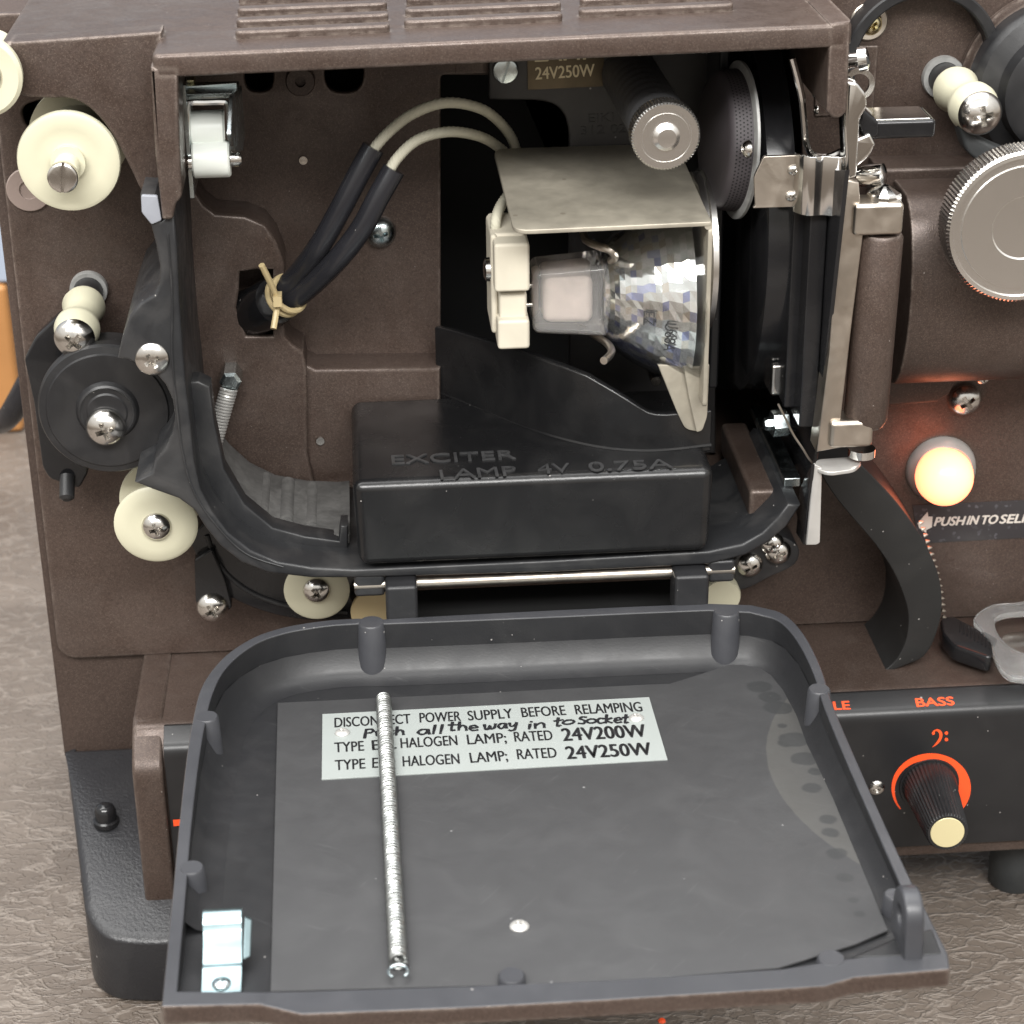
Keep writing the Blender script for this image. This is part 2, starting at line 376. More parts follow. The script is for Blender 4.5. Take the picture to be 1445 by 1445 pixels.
HEADS = {k: head_mesh(k) for k in ('phillips', 'slot')}
def g_screw(c, ax, r, kind='phillips', rot=0, hz=1.0):
    u, v, a = basis(ax); V, F = HEADS[kind]; c = Vector(c)
    return [c+(u*(p.x*cos(rot)-p.y*sin(rot))+v*(p.x*sin(rot)+p.y*cos(rot)))*r+a*p.z*r*hz for p in V], F
FRONT = (0, -1, 0)
def screw(px, py, Y, rpx, parent, m_='steel', kind='phillips', rot=None, hz=1.0, name='screw', ax=FRONT):
    rot = random.uniform(0, 1.5) if rot is None else rot
    v, f = g_screw(onY(px, py, Y), ax, mm(rpx, Y), kind, rot, hz); return make(name, v, f, M[m_], parent, ang=28)
# ---- lettering
def text_geo(txt, bold=0):
    cu = bpy.data.curves.new('t', 'FONT'); cu.body = txt; cu.size = 1; cu.resolution_u = 4; cu.offset = bold; cu.fill_mode = 'FRONT'
    o = bpy.data.objects.new('t', cu); link(o)
    dg = bpy.context.evaluated_depsgraph_get(); me = bpy.data.meshes.new_from_object(o.evaluated_get(dg))
    v = [x.co.copy() for x in me.vertices]; f = [tuple(p.vertices) for p in me.polygons]
    bpy.data.objects.remove(o); bpy.data.curves.remove(cu); bpy.data.meshes.remove(me); return v, f
def g_text(txt, A, B, H, N, bold=0.0, slant=0, depth=0, lift=.05):
    """A, B: where the first letter starts and the last ends on the baseline (mm); H: cap height; N: surface normal"""
    v, f = text_geo(txt); A, B, N = Vector(A), Vector(B), Vector(N).normalized()
    u = (B-A); up = N.cross(u).normalized(); un = u.normalized()
    x0, x1 = min(p.x for p in v), max(p.x for p in v); cap = .729
    V0 = [A+u*((p.x-x0)/(x1-x0))+up*(p.y/cap*H)+un*(slant*p.y/cap*H)+N*(lift+depth) for p in v]
    if not bold: V, F = V0, list(f)
    else:                     # heavier strokes: shifted copies, each a hair above the last
        V, F = [], []
        for k, (dx, dy) in enumerate(((-1, 0), (1, 0), (0, .7), (0, -.7))):
            o_ = len(V); V += [p+un*(dx*bold*H)+up*(dy*bold*H)+N*(k*.012) for p in V0]; F += [tuple(i+o_ for i in q) for q in f]
    if depth:
        k = len(V); V = V+[p-N*depth for p in V]
        ed = {}
        for q in f:
            for a, b in zip(q, q[1:]+q[:1]):
                if (b, a) in ed: ed.pop((b, a))
                else: ed[(a, b)] = 1
        F += [(a, a+k, b+k, b) for a, b in ed]
    return V, F

# =================================================================== the setting
def table_material():
    Mt = bpy.data.materials.new('wrinkled_table_covering'); Mt.use_nodes = True; t = Mt.node_tree; n = t.nodes; L = t.links; b = n['Principled BSDF']
    tcn = n.new('ShaderNodeTexCoord'); mp = n.new('ShaderNodeMapping'); mp.inputs['Scale'].default_value = (85, 150, 1); mp.inputs['Rotation'].default_value = (0, 0, .15)
    L.new(tcn.outputs['Object'], mp.inputs[0])
    def noise(sc, det, dist, rough=.55, typ=None):
        x = n.new('ShaderNodeTexNoise'); x.inputs['Scale'].default_value = sc; x.inputs['Detail'].default_value = det; x.inputs['Distortion'].default_value = dist; x.inputs['Roughness'].default_value = rough
        if typ: x.noise_type = typ
        L.new(mp.outputs[0], x.inputs['Vector']); return x.outputs['Fac']
    def crease(sc, det, dist, wdt):
        q = noise(sc, det, dist, .5); a = n.new('ShaderNodeMath'); a.operation = 'SUBTRACT'; a.inputs[1].default_value = .5; L.new(q, a.inputs[0])
        c = n.new('ShaderNodeMath'); c.operation = 'ABSOLUTE'; L.new(a.outputs[0], c.inputs[0])
        r = n.new('ShaderNodeValToRGB'); r.color_ramp.interpolation = 'EASE'; r.color_ramp.elements[0].position = 0; r.color_ramp.elements[1].position = wdt
        r.color_ramp.elements[0].color = (1, 1, 1, 1); r.color_ramp.elements[1].color = (0, 0, 0, 1); L.new(c.outputs[0], r.inputs[0]); return r.outputs[0]
    def fmix(f, A, B):
        x = n.new('ShaderNodeMix'); x.data_type = 'FLOAT'; x.inputs[0].default_value = f; L.new(A, x.inputs[2]); L.new(B, x.inputs[3]); return x.outputs[0]
    c1, c2 = crease(.75, 2.5, .5, .05), crease(1.9, 2, .4, .06)
    fine = noise(6.5, 4, .3, .6); big = noise(.16, 3, .3); und = noise(1.6, 3, .3)
    class m2: pass
    m2.outputs = [fmix(.32, fmix(.40, c1, c2), fmix(.45, und, fine))]
    cr_ = n.new('ShaderNodeValToRGB'); e = cr_.color_ramp.elements
    e[0].position = .34; e[0].color = (.104, .083, .067, 1); e[1].position = .68; e[1].color = (.152, .125, .103, 1); L.new(big, cr_.inputs[0])
    dk = n.new('ShaderNodeMix'); dk.data_type = 'RGBA'; L.new(cr_.outputs[0], dk.inputs[6]); dk.inputs[7].default_value = (.25, .215, .185, 1)
    hf = n.new('ShaderNodeMath'); hf.operation = 'MULTIPLY'; hf.inputs[1].default_value = .38; L.new(c1, hf.inputs[0]); L.new(hf.outputs[0], dk.inputs[0])
    d2 = n.new('ShaderNodeMix'); d2.data_type = 'RGBA'; d2.blend_type = 'OVERLAY'; d2.inputs[0].default_value = .18; L.new(dk.outputs[2], d2.inputs[6]); L.new(fine, d2.inputs[7])
    L.new(d2.outputs[2], b.inputs['Base Color']); b.inputs['Roughness'].default_value = .48
    bn = n.new('ShaderNodeBump'); bn.inputs['Strength'].default_value = .85; bn.inputs['Distance'].default_value = .0011; L.new(m2.outputs[0], bn.inputs['Height']); L.new(bn.outputs[0], b.inputs['Normal'])
    return Mt
TZ = -150.0
tb = make('table_top', *g_box(-700, 900, -600, 440, TZ-30, TZ), table_material(), bevel=3); tb['kind'] = 'structure'

# =================================================================== the projector
PJ = thing('film_projector', 'brown sound film projector with its lamp compartment open and front lid folded down', 'projector', (0, 0, TZ))

# ---- body shell behind the panel and the amplifier housing
LX = -150
make('body_shell', *g_box(LX, 260, 3.2, 150, -98, 205), M['brown_dark'], PJ, bevel=1.5)
bpy.data.objects.remove(bpy.data.objects['body_shell'])
# shell with the lamp compartment cut out (front frame only, cavity is a separate black box)
XC0, XC1 = onY(252, 300, 0).x, onY(1128, 300, 0).x
sh = [[(LX, -101), (270, -101), (270, 210), (90, 210), (90, 149), (LX, 149)], [(XC0-3, -4), (XC1+2, -4), (XC1+2, 146), (XC0-3, 146)],
      [(q.x, q.z) for q in (onY(a, b, 3.2) for a, b in rounded([(28, 140), (66, 140), (66, 195), (28, 190)], 14))]]
prY('body_shell', sh, 3.2, 120, M['brown_dark'], PJ, .8, px=False)
# front panel
hole = [(240, 40), (255, 250), (270, 263), (287, 290), (304, 303), (346, 306), (374, 318), (389, 339), (401, 370), (402, 474), (412, 486), (428, 496), (433, 520), (434, 640), (445, 690), (445, 790), (1130, 770), (1130, 20)]
hmm = [(q.x, max(-3, q.z)) for q in (onY(a, b, 0) for a, b in hole)]
out = rounded([(-146.5, 149.4), (-147.5, -61.5), (-60, -61.5), (265, -61.5), (265, 215), (89, 215), (89, 149.4)], [0, 7, 0, 0, 0, 0, 0])
sq = [(338, 384), (362, 381), (385, 381), (385, 475), (347, 475), (343, 450), (333, 436), (337, 410)]
slot = rounded([(29, 150), (62, 140), (80, 150), (66, 192), (36, 180)], 14)
pan = [out, hmm] + [[(q.x, q.z) for q in (onY(a, b, 0) for a, b in lp)] for lp in (sq, slot)]
prY('front_panel', pan, 0, 3.0, M['brown'], PJ, .9, px=False)
# side walls of the recess: the moulded pad edge down to the recessed plate
k = [(-3+0, 0)]
pad = [(255, 250), (270, 263), (287, 290), (304, 303), (346, 306), (374, 318), (389, 339), (401, 370), (402, 474), (412, 486), (428, 496), (433, 520), (434, 640), (445, 690), (445, 780), (430, 780), (428, 692), (424, 640), (422, 520), (418, 502), (404, 494), (393, 480), (391, 372), (380, 346), (368, 328), (344, 316), (300, 314), (280, 300), (262, 275), (250, 262)]
prY('recess_wall', [pad], .6, 19, M['brown'], PJ, .5)
prY('recess_step', [[(405, 512), (425, 512), (436, 516), (446, 521), (622, 519), (622, 720), (405, 720)]], 3, 19, M['brown'], PJ, 1.3)
# recessed back plate with the lamp slot and the vent holes
bp = [(-100, -3), (58, -3), (58, 146), (-100, 146)]
def yl(lp, Y): return [(q.x, q.z) for q in (onY(a, b, Y) for a, b in lp)]
slotL = yl(rounded([(622, 106), (690, 106), (690, 20), (1000, 20), (1000, 640), (622, 640)], [6, 2, 0, 0, 0, 6]), 16)
slotL = [(x, min(z, 143)) for x, z in slotL]
prY('recess_plate', [bp, yl(rounded([(345, 60), (386, 60), (386, 130), (345, 130)], 19), 16), yl(rounded([(458, 60), (513, 60), (513, 131), (458, 131)], 25), 16), slotL], 16, 19, M['brown'], PJ, .6, px=False)
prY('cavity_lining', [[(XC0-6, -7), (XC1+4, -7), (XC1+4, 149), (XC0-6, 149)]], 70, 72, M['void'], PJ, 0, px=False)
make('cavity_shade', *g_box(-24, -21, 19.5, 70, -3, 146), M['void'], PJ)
lathe('boss', [(0, 1.2), (1.6, 1.2), (1.6, 3.2), (4.1, 3.2), (4.4, 2.8), (4.4, 0), (0, 0)], onY(424, 112, 16), FRONT, M['brown_dark'], PJ, 32)
# ---- roof
ZR = 150.6; RF = -60
def px2(lp, f, c): return [tuple(getattr(f(a, b, c), k) for k in 'xy') for a, b in lp]
rx0, rx1 = onZ(213, 80, ZR).x, onZ(1190, 36, ZR).x
g = G()
rl = [(rx0, RF), (rx1, RF), (rx1, 120), (-136, 120), (-136, -41), (rx0, -34)]
g.add(*g_prZ([rounded(rl, [2, 3, 1, 1, 3, .2])], ZR-6.2, ZR, 1.1, px=False))
# cheeks left and right of the opening
g.add(*g_prY([rounded([(212, 95), (219, 217), (229, 311), (244, 310), (248, 288), (257, 279), (253, 190), (251, 96)], [2, 2, 4, 4, 3, 6, 2, 0])], RF+.05, -33, 1.0))
g.add(*g_prY([rounded([(1170, 50), (1166, 170), (1175, 179), (1186, 178), (1195, 170), (1200, 46)], [0, 4, 4, 4, 4, 0])], RF+.05, -8, 1.0))
g.add(*g_prY([smooth([(15, 60), (22, 120), (34, 136), (70, 139), (95, 139), (118, 147), (140, 166), (162, 196), (185, 240), (200, 270), (213, 272)], 3, False)+[(235, 272), (228, 45)]], -41.5, -32, .9))
# moulded ribs on the top
for gi, (xa, xb) in enumerate(((333, 553), (571, 798), (817, 1040))):
    for ri, yb in enumerate((4, 20, 36, 52)):
        yy = yb-.045*((xa+xb)/2-440)
        A, B = onZ(xa-(ri)*1.5+4, yy, ZR+.5), onZ(xb+ri*2-8, yy-.045*(xb-xa)*.0, ZR+.5)
        Yc = A.y
        g.add(*g_prZ([rounded([(A.x, Yc-2.3), (B.x, Yc-2.3), (B.x, Yc+2.3), (A.x, Yc+2.3)], 1.8, 3)], ZR-.5, ZR+2.0, .7, px=False))
    if gi == 0:
        pass
g.v = [Vector((q.x, q.y, q.z+max(0, q.x-rx0)*.017*min(1, max(0, (q.z-95)/45)))) for q in g.v]
roof = g.build('roof', M['brown'], PJ)
# ---- black lamp house frame (rim)
arc = [(150+97*cos(a), 588-88*sin(a)) for a in [R_(x) for x in (58, 45, 30, 15, 0, -15, -30, -45, -58)]]
outer = [(198, 275), (199, 300), (213, 318), (220, 345), (226, 378), (225, 400), (218, 416), (198, 428), (183, 446), (172, 478), (166, 506), (180, 508)] + arc[1:-1] + [(214, 668), (190, 681), (215, 691), (252, 704), (274, 720), (290, 745), (310, 770), (340, 794), (378, 809), (440, 816), (500, 816), (780, 808), (1000, 797), (1052, 784), (1084, 766), (1110, 744), (1130, 713)]
inner = [(1112, 711), (1098, 730), (1076, 752), (1048, 768), (1000, 778), (780, 791), (500, 804), (440, 801), (392, 793), (354, 777), (322, 752), (299, 722), (283, 690), (274, 650), (268, 590), (262, 540), (257, 480), (253, 420), (250, 350), (246, 300), (228, 312), (226, 285), (218, 276)]
g = G()
g.add(*g_prY([outer+inner], -58, -1, .9))
lip = [(264, 540), (272, 600), (280, 650), (300, 708), (330, 748), (370, 774), (430, 786), (491, 788), (491, 742), (481, 742), (478, 764), (430, 757), (385, 745), (345, 712), (316, 662), (303, 600), (296, 546), (280, 538)]
g.add(*g_prY([lip], -44, -36, .7))
fr = g.build('lamp_house_frame', M['frame'], PJ)
# fluted inner sill behind the lip
fl = [(300, 655), (312, 664), (345, 712), (385, 745), (430, 757), (478, 764), (480, 742), (484, 700), (478, 690)]
prY('inner_sill', [[(280, 640), (296, 678), (316, 702), (345, 728), (384, 747), (430, 755), (478, 757), (494, 755), (494, 800), (420, 794), (345, 770), (300, 722), (280, 680)]], -41, -1.2, M['sill'], fr, 1.2)
for i, xx in enumerate((372, 405, 440)):
    lathe('flute', [(0, 0), (2.6, 0), (2.6, 30), (0, 30)], onY(xx, 664+i*7, -4)+Vector((0, -30, -3.0)), (0, 1, 0), M['sill'], fr, 20)
screw(215, 507, -58, 23, PJ, rot=.5, hz=.6)
tube('frame_inlay', [onY(x, y, -58.3) for x, y in ((237, 330), (243, 420), (243, 500), (250, 580), (258, 640), (272, 690), (300, 735), (345, 780), (400, 800))], .28, M['frame'], fr, segs=6)
prY('frame_tip', [rounded([(199, 276), (222, 277), (228, 311), (214, 317), (200, 300)], 3)], -58.6, -57, mat('lit_frame_end', (.24, .25, .28), .5), fr, .2)  # lit end of the black frame, its brightness put into a paler grey
# ---- exciter lamp cover: box, curved shield wall and raised lettering
ZB = 25.9
g = G()
a, b_, c, d = onY(497, 683, -60), onY(1008, 676, -60), onY(1005, 781, -60), onY(515, 798, -60)
zt = ZB; xb0, xb1 = onZ(495, 562, ZB).x, onZ(989, 630, ZB).x+1
fq = [(a.x, -60, zt), (b_.x, -60, zt), (b_.x-1, -61, -1), (a.x+1, -61, -1)]
bq = [(xb0, 2.4, zt), (b_.x+.5, 2.4, zt), (b_.x-.5, 2.4, -1), (xb0, 2.4, -1)]
cov = make('exciter_lamp_cover', *g_hull8(fq, bq), M['cover'], PJ, bevel=3.2, seg=4)
wb = smooth([onZ(x, y, ZB) for x, y in ((619, 551), (660, 567), (740, 600), (800, 619), (860, 631), (925, 634), (1002, 626))], 6, False)
import bisect
topx = [(617, 459), (640, 464), (740, 494), (800, 516), (830, 528), (870, 552), (912, 579), (930, 583), (1010, 576)]
def topy(x):
    for (x0, y0), (x1, y1) in zip(topx, topx[1:]):
        if x <= x1: return y0+(y1-y0)*(x-x0)/(x1-x0)
    return topx[-1][1]
def proj(P): v = Vector(P)-CAM; w_ = v.dot(FW); return PW/2+FPX*v.dot(RT)/w_, PW/2-FPX*v.dot(UP)/w_
V = []; F = []
for i, p in enumerate(wb):
    x, y = proj(p); z = onY(x, topy(x), p.y).z
    t = (wb[min(len(wb)-1, i+1)]-wb[max(0, i-1)]).normalized(); nn = Vector((-t.y, t.x, 0))*1.3
    for q in (p-nn, p+nn): V += [(q.x, q.y, ZB-2), (q.x, q.y, z)]
n_ = len(wb)
for i in range(n_-1):
    A, B = 4*i, 4*i+4
    F += [(A, B, B+1, A+1), (A+2, A+3, B+3, B+2), (A+1, B+1, B+3, A+3), (A, A+2, B+2, B)]
F += [(0, 1, 3, 2), (4*n_-4, 4*n_-2, 4*n_-1, 4*n_-3)]
make('shield_wall', V, F, M['cover'], cov, bevel=.7, seg=3)
# fillet where the wall meets the box
v, f = g_tube([p+Vector((0, -1.0, .1)) for p in wb], .8, 8); make('shield_fillet', v, f, M['cover'], cov)
g = G()
for txt, x0, y0, x1, y1, h in (('EXCITER', 553, 656, 728, 648, 3.6), ('LAMP', 622, 677, 730, 671, 3.6), ('4V', 760, 669, 806, 667, 3.6), ('0.75A', 832, 666, 950, 661, 3.6)):
    g.add(*g_text(txt, onZ(x0, y0, ZB), onZ(x1, y1, ZB), h*1.75, (0, 0, 1), 0, 0, .45, .02))
g.build('raised_lettering', M['letter'], cov, ang=20)

# ---- lamp carriage: black plate, rating plate, grip
car = prY('lamp_carriage', [rounded([(690, 40), (690, 141), (762, 142), (785, 148), (797, 162), (803, 185), (803, 640), (1010, 640), (1010, 30)], [0, 4, 8, 12, 12, 12, 0, 0, 0])], 12.6, 15.8, M['carriage'], PJ, .7)
screw(713, 99, 12.6, 17, car, 'zinc', 'slot', rot=1.25, hz=1.0)
rp = prY('rating_plate', [[(743, 40), (854, 36), (851, 122), (745, 127)]], 12.0, 12.6, M['brass'], car, .1)
g = G()
for txt, x0, y0, x1, y1, h in (('LAMP', 755, 87, 838, 83, 19), ('24V250W', 756, 112, 839, 107, 15)):
    g.add(*g_text(txt, onY(x0, y0, 12.0), onY(x1, y1, 12.0), mm(h, 8)/.9, FRONT, .02, 0, 0, .06))
g.build('rating_lettering', M['cream'], car, flat=True)
g = G()
for txt, x0, y0, x1, y1, h in (('EIKI', 830, 173, 866, 171, 11), ('312 02', 819, 190, 884, 187, 11)):
    g.add(*g_text(txt, onY(x0, y0, 12.6), onY(x1, y1, 12.6), mm(h, 8)/.9, FRONT, 0, 0, .3, .02))
g.build('moulded_lettering', M['black'], car, ang=20)
ge, gs = onY(940, 193, -50), onY(884, 97, 18)
ax = (ge-gs).normalized(); L_ = (ge-gs).length
pr = [(0, -3), (7.6, -3)] + [(8.4+.07*cos(h*1.25), h) for h in [i*.8 for i in range(int((L_-5)/.8))]] + [(8.2, L_-5), (0, L_-5)]
lathe('grip', pr, gs, ax, M['griprubber'], car, 40, ang=60)
lathe('grip_cap', [(0, -6.2), (9.1, -6.2), (9.7, -5.6), (9.7, -.5), (9.2, 0), (7.2, 0), (7.1, -.25), (6.6, -.25), (6.5, 0), (3.9, 0), (3.9, .1), (3.7, .9), (2.6, 1.6), (0, 1.8)], ge, (ax+Vector((0, -.35, 0))).normalized(), M['alu'], car, 192, knurl=(1, 4, 64, .35), ang=25)
# ---- lamp bracket: bent heat-stained sheet
ZP = 98.6
XR = onY(1000, 450, -52).x
g = G()
f0 = [onZ(x, y, ZP) for x, y in ((725, 325), (1003, 313))]; bk = [onY(x, y, 12.2) for x, y in ((696, 208), (975, 203))]
lp = [(f0[0].x, f0[0].y), (XR-.5, f0[1].y), (XR-.5, bk[1].y), (bk[0].x, bk[0].y)]
fy = f0[1].y; rise = (bk[0].z+bk[1].z)/2-ZP
pv, pf_ = g_prZ([rounded(lp, [5, .5, .5, 5])], ZP-1.3, ZP, .25, px=False)
g.add([(x, y, z+rise*(y-fy)/(12.2-fy)) for x, y, z in pv], pf_)
zlo = onX(999, 560, XR).z
sd = [(fy, ZP-2.5), (fy+1.5, ZP-.4), (12, ZP-.3), (12, zlo+14), (-30, zlo-2), (fy, zlo-4)]
g.add(*g_prX([rounded(sd[::-1], [2.0]*len(sd), 4)], XR-1.3, XR, .25, px=False))
# tapered tongue at the foot of the leaf, folded to face the front
tq = [onY(a, b, -47) for a, b in ((930, 520), (964, 520), (1001, 520), (999, 585), (991, 607), (980, 612), (967, 606), (955, 582))]
g.add(*g_prY([rounded([(928, 515), (966, 515), (973, 560), (984, 609), (967, 606), (956, 583)], [1, 1, 1, 3, 8, 6], 4)], -46, -44.9, .2))
g.add(*g_prY([rounded([(964, 515), (1001, 515), (998, 588), (991, 608), (983, 610), (972, 560)], [1, 1, 5, 5, 2, 1], 4)], -47.4, -46.0, .2))
# rolled bend between the two leaves
v, f = g_tube([Vector((XR-1.2, y, ZP-1.2)) for y in (fy+.2, -20, -15)], 1.2, 12); g.add(v, f)
g.build('lamp_bracket', M['tin'], PJ)
# ---- lamp socket
g = G()
ys = -38
def blk(x0, y0, x1, y1, Ya, Yb): 
    p, q = onY(x0, y0, Ya), onY(x1, y1, Ya); g.add(*g_box(p.x, q.x, Ya, Yb, q.z, p.z))
blk(697, 345, 748, 412, -40, -10); blk(704, 414, 744, 452, -37, -12); blk(702, 453, 748, 493, -40, -10); blk(694, 330, 742, 470, -33, -14)
g.add(*g_box(onY(690, 400, -25).x, onY(700, 400, -25).x, -34, -14, onY(700, 470, -33).z, onY(700, 330, -33).z))
so = g.build('lamp_socket', M['ceramic'], PJ, bevel=1.3, seg=2)
pq = onY(692, 380, -30); lathe('rivet', [(0, 2.2), (2.2, 2.0), (3.4, 1.4), (3.6, 0), (0, 0)], pq+Vector((0, 0, 0)), (-1, 0, 0), M['steel'], so, 24)
# ---- halogen lamp (sits in the socket)
YL = -26
HL = thing('halogen_lamp', 'halogen reflector lamp with faceted dichroic mirror and clear glass base under metal bracket', 'lamp', onY(900, 411, YL))
neck, rim = onY(846, 408, YL), Vector((XR-1.6, YL, onY(900, 411, YL).z))
AX = Vector((1, 0, 0)); org = Vector((neck.x, YL, rim.z)); LL = rim.x-neck.x
def prof(s): return 8.5+(28.9-8.5)*(s**.46)      # bowl radius along the axis
V = []; F = []; ids = []; nr, ns = 16, 56
u, v_, a_ = basis(AX)
for i in range(nr+1):
    s = (i/nr)**1.25*.93
    for k in range(ns):
        t = 2*pi*(k+.12*(i % 3))/ns; r = (prof(s)-1.3)*(1+random.uniform(-.005, .005))
        V.append(org+a_*(s*LL)+(u*cos(t)+v_*sin(t))*r)
for i in range(nr):
    for k in range(ns):
        j = (k+1) % ns
        F.append((i*ns+k, i*ns+j, (i+1)*ns+j, (i+1)*ns+k)); dn = (u*cos(2*pi*k/ns)+v_*sin(2*pi*k/ns)).z; ids.append(random.choices(range(5), (2, 4, 1, 1, 6) if dn < -.45 else (6, 1, 2, 3, .6))[0])
DI = [mat('mirror_facet', c, .09, .90) for c in ((.78, .79, .80), (.58, .60, .80), (.74, .69, .64), (.88, .88, .90), (.42, .45, .70))]
make('mirror', V, F, DI, HL, ids, flat=True)
so_ = [(prof(s), s*LL) for s in [(i/22)**1.6 for i in range(23)]]
gl = [(6, 0)] + so_ + [(29.1, LL+.6), (28.1, LL+.6)] + [(prof(s)-1.0, s*LL) for s in [(i/22)**1.6 for i in range(22, -1, -1)]] + [(6, 1.0)]
lathe('reflector_glass', gl, org, AX, M['glass'], HL, 72, ang=60)
# marks stamped on the reflector
g = G()
for txt, s0, ang0, hh in (('U68A', .60, -.02, 3.3), ('EZ', .38, .10, 3.3)):
    v, f = text_geo(txt, 0.0); W_ = max(p.x for p in v)
    vv = []
    for p in v:
        s = s0+(p.y*hh*1.35)/LL; rr = prof(s)+.12
        th = ang0-(p.x*hh*1.25)/rr
        d = Vector((0, -cos(th), sin(th))); vv.append(org+a_*(s*LL)+d*rr)
    g.add(vv, f)
g.build('stamped_mark', M['ink'], HL, flat=True)
bx0, bx1 = onY(752, 400, -33).x, neck.x+2.5
zc = org.z
def basebox(x0, x1, h0, h1, d0, d1):
    q0 = [(x0, YL-d0, zc-h0), (x0, YL+d0, zc-h0), (x0, YL+d0, zc+h0), (x0, YL-d0, zc+h0)]
    q1 = [(x1, YL-d1, zc-h1), (x1, YL+d1, zc-h1), (x1, YL+d1, zc+h1), (x1, YL-d1, zc+h1)]
    return g_hull8(q0, q1)
make('glass_base', *basebox(bx0, bx1, 9.6, 11.2, 7.5, 8.4), M['milky'], HL, bevel=2.0, seg=4)
make('cement_core', *basebox(bx0+3.0, bx1-5.0, 6.9, 7.3, 5.2, 5.4), M['cement'], HL, bevel=2.5, seg=3)
g = G()
for dz in (-3, 3): make('contact_pin', *g_lathe([(0, 0), (.9, 0), (.9, 9), (0, 9)], (bx0+1, YL, zc+dz), (-1, 0, 0), 12), M['steel'], HL)
# wire retaining clips
g = G()
g.add(*g_tube(smooth([onY(x, y, Y) for x, y, Y in ((823, 322, -20), (826, 338, -28), (843, 347, -36), (860, 353, -40), (868, 362, -38), (862, 368, -34))], 5, False), 1.15, 10))
g.build('retaining_clip', M['satin'], PJ); g = G()
g.add(*g_tube(smooth([onY(x, y, Y) for x, y, Y in ((818, 455, -20), (838, 472, -28), (856, 484, -36), (863, 494, -41), (860, 502, -45), (852, 509, -50))], 5, False), 1.15, 10))
g.build('retaining_clip', M['satin'], PJ)
lathe('bolt', [(0, 3), (1.4, 3), (1.6, 2.6), (1.6, -8), (0, -8)], onY(924, 533, -26), FRONT, M['steel'], PJ, 20)
# ---- wiring
def cable(name, P, r, m_, par, segs=14, n=8): return tube(name, [onY(x, y, Y) for x, y, Y in P], r, m_, par, n, segs)
def braid(name, P, r):
    pts = smooth([onY(x, y, Y) for x, y, Y in P], 26, False)
    V, F = g_tube(pts, r, 24)
    n24 = len(pts)
    V2 = []
    for i, p in enumerate(pts):
        for k in range(24):
            q = V[i*24+k]; h = .10*cos(i*1.57+k*pi*.5)
            V2.append(p+(q-p)*(1+h))
    return make(name, V2, F, M['braid'], PJ, ang=80)
braid('braided_wire', [(518, 222, -17), (545, 190, -16), (582, 161, -14), (630, 145, -11), (680, 154, -2), (712, 180, 14), (727, 207, 26), (732, 235, 32)], 1.5)
braid('braided_wire', [(544, 252, -20), (560, 224, -19), (590, 197, -17), (632, 186, -14), (672, 191, -4), (700, 205, 14), (722, 228, 28), (724, 262, 20), (708, 288, -12), (700, 310, -26), (700, 345, -27)], 1.5)
cable('wire_sleeve', [(527, 208, -17), (505, 248, -18), (480, 296, -18), (452, 345, -16), (420, 388, -9), (392, 412, -5), (352, 430, 8)], 3.35, M['sleeve'], PJ, 18)
cable('wire_sleeve', [(556, 239, -20), (535, 276, -21), (511, 321, -21), (480, 362, -19), (440, 402, -12), (404, 428, -6), (356, 448, 8)], 3.35, M['sleeve'], PJ, 18)
v, f = g_lathe([(0, 0), (7.4, 0), (7.9, 3), (7.4, 10), (7.6, 17), (7.0, 21), (0, 22)], onY(348, 446, 10), onY(398, 420, -8)-onY(348, 446, 10), 18)
make('tape_wrap', [p*1 for p in v], f, M['gloss'], PJ, ang=50)
tc0 = onY(404, 417, -8); u, v_, a_ = basis(onY(430, 398, -10)-onY(380, 432, -4))
g = G()
for off in (-1.2, 1.2):
    ring = [tc0+a_*off+(u*cos(t)*7.2+v_*sin(t)*5.6) for t in [2*pi*k/32 for k in range(33)]]
    g.add(*g_tube(ring, .95, 8))
g.add(*g_tube(smooth([onY(x, y, Y) for x, y, Y in ((369, 374, -22), (378, 392, -20), (388, 414, -17), (392, 424, -15), (390, 440, -17), (386, 464, -20))], 4, False), .95, 8))
g.add(*g_box(onY(386, 424, -17).x, onY(398, 424, -17).x, -19, -14, onY(390, 430, -17).z, onY(390, 416, -17).z))
g.build('cable_tie', M['tie'], PJ)
screw(537, 328, 15, 21, PJ, 'zinc', rot=.2)
lathe('pin_hole', [(0, .4), (.6, .5), (1.3, .5), (1.5, 0), (0, 0)], onY(428, 226, 16), FRONT, M['steel'], PJ, 16)
lathe('pin_hole', [(0, .4), (.6, .5), (1.3, .5), (1.5, 0), (0, 0)], onY(452, 622, 2.8), FRONT, M['steel'], PJ, 16)
# tension spring on its hexagonal post
hp = onY(327, 524, 0)
v, f = g_lathe([(0, 9.5), (2.4, 9.5), (3.4, 8.7), (3.4, 0), (0, 0)], hp, FRONT, 6); make('hexagonal_post', v, f, M['zinc'], PJ, flat=True)
v, f = g_coil(hp+Vector((-.6, -8.5, -2.2)), onY(297, 640, -14), 2.4, .46, 22, 14, 6); make('tension_spring', v, f, M['flapsteel'], PJ)
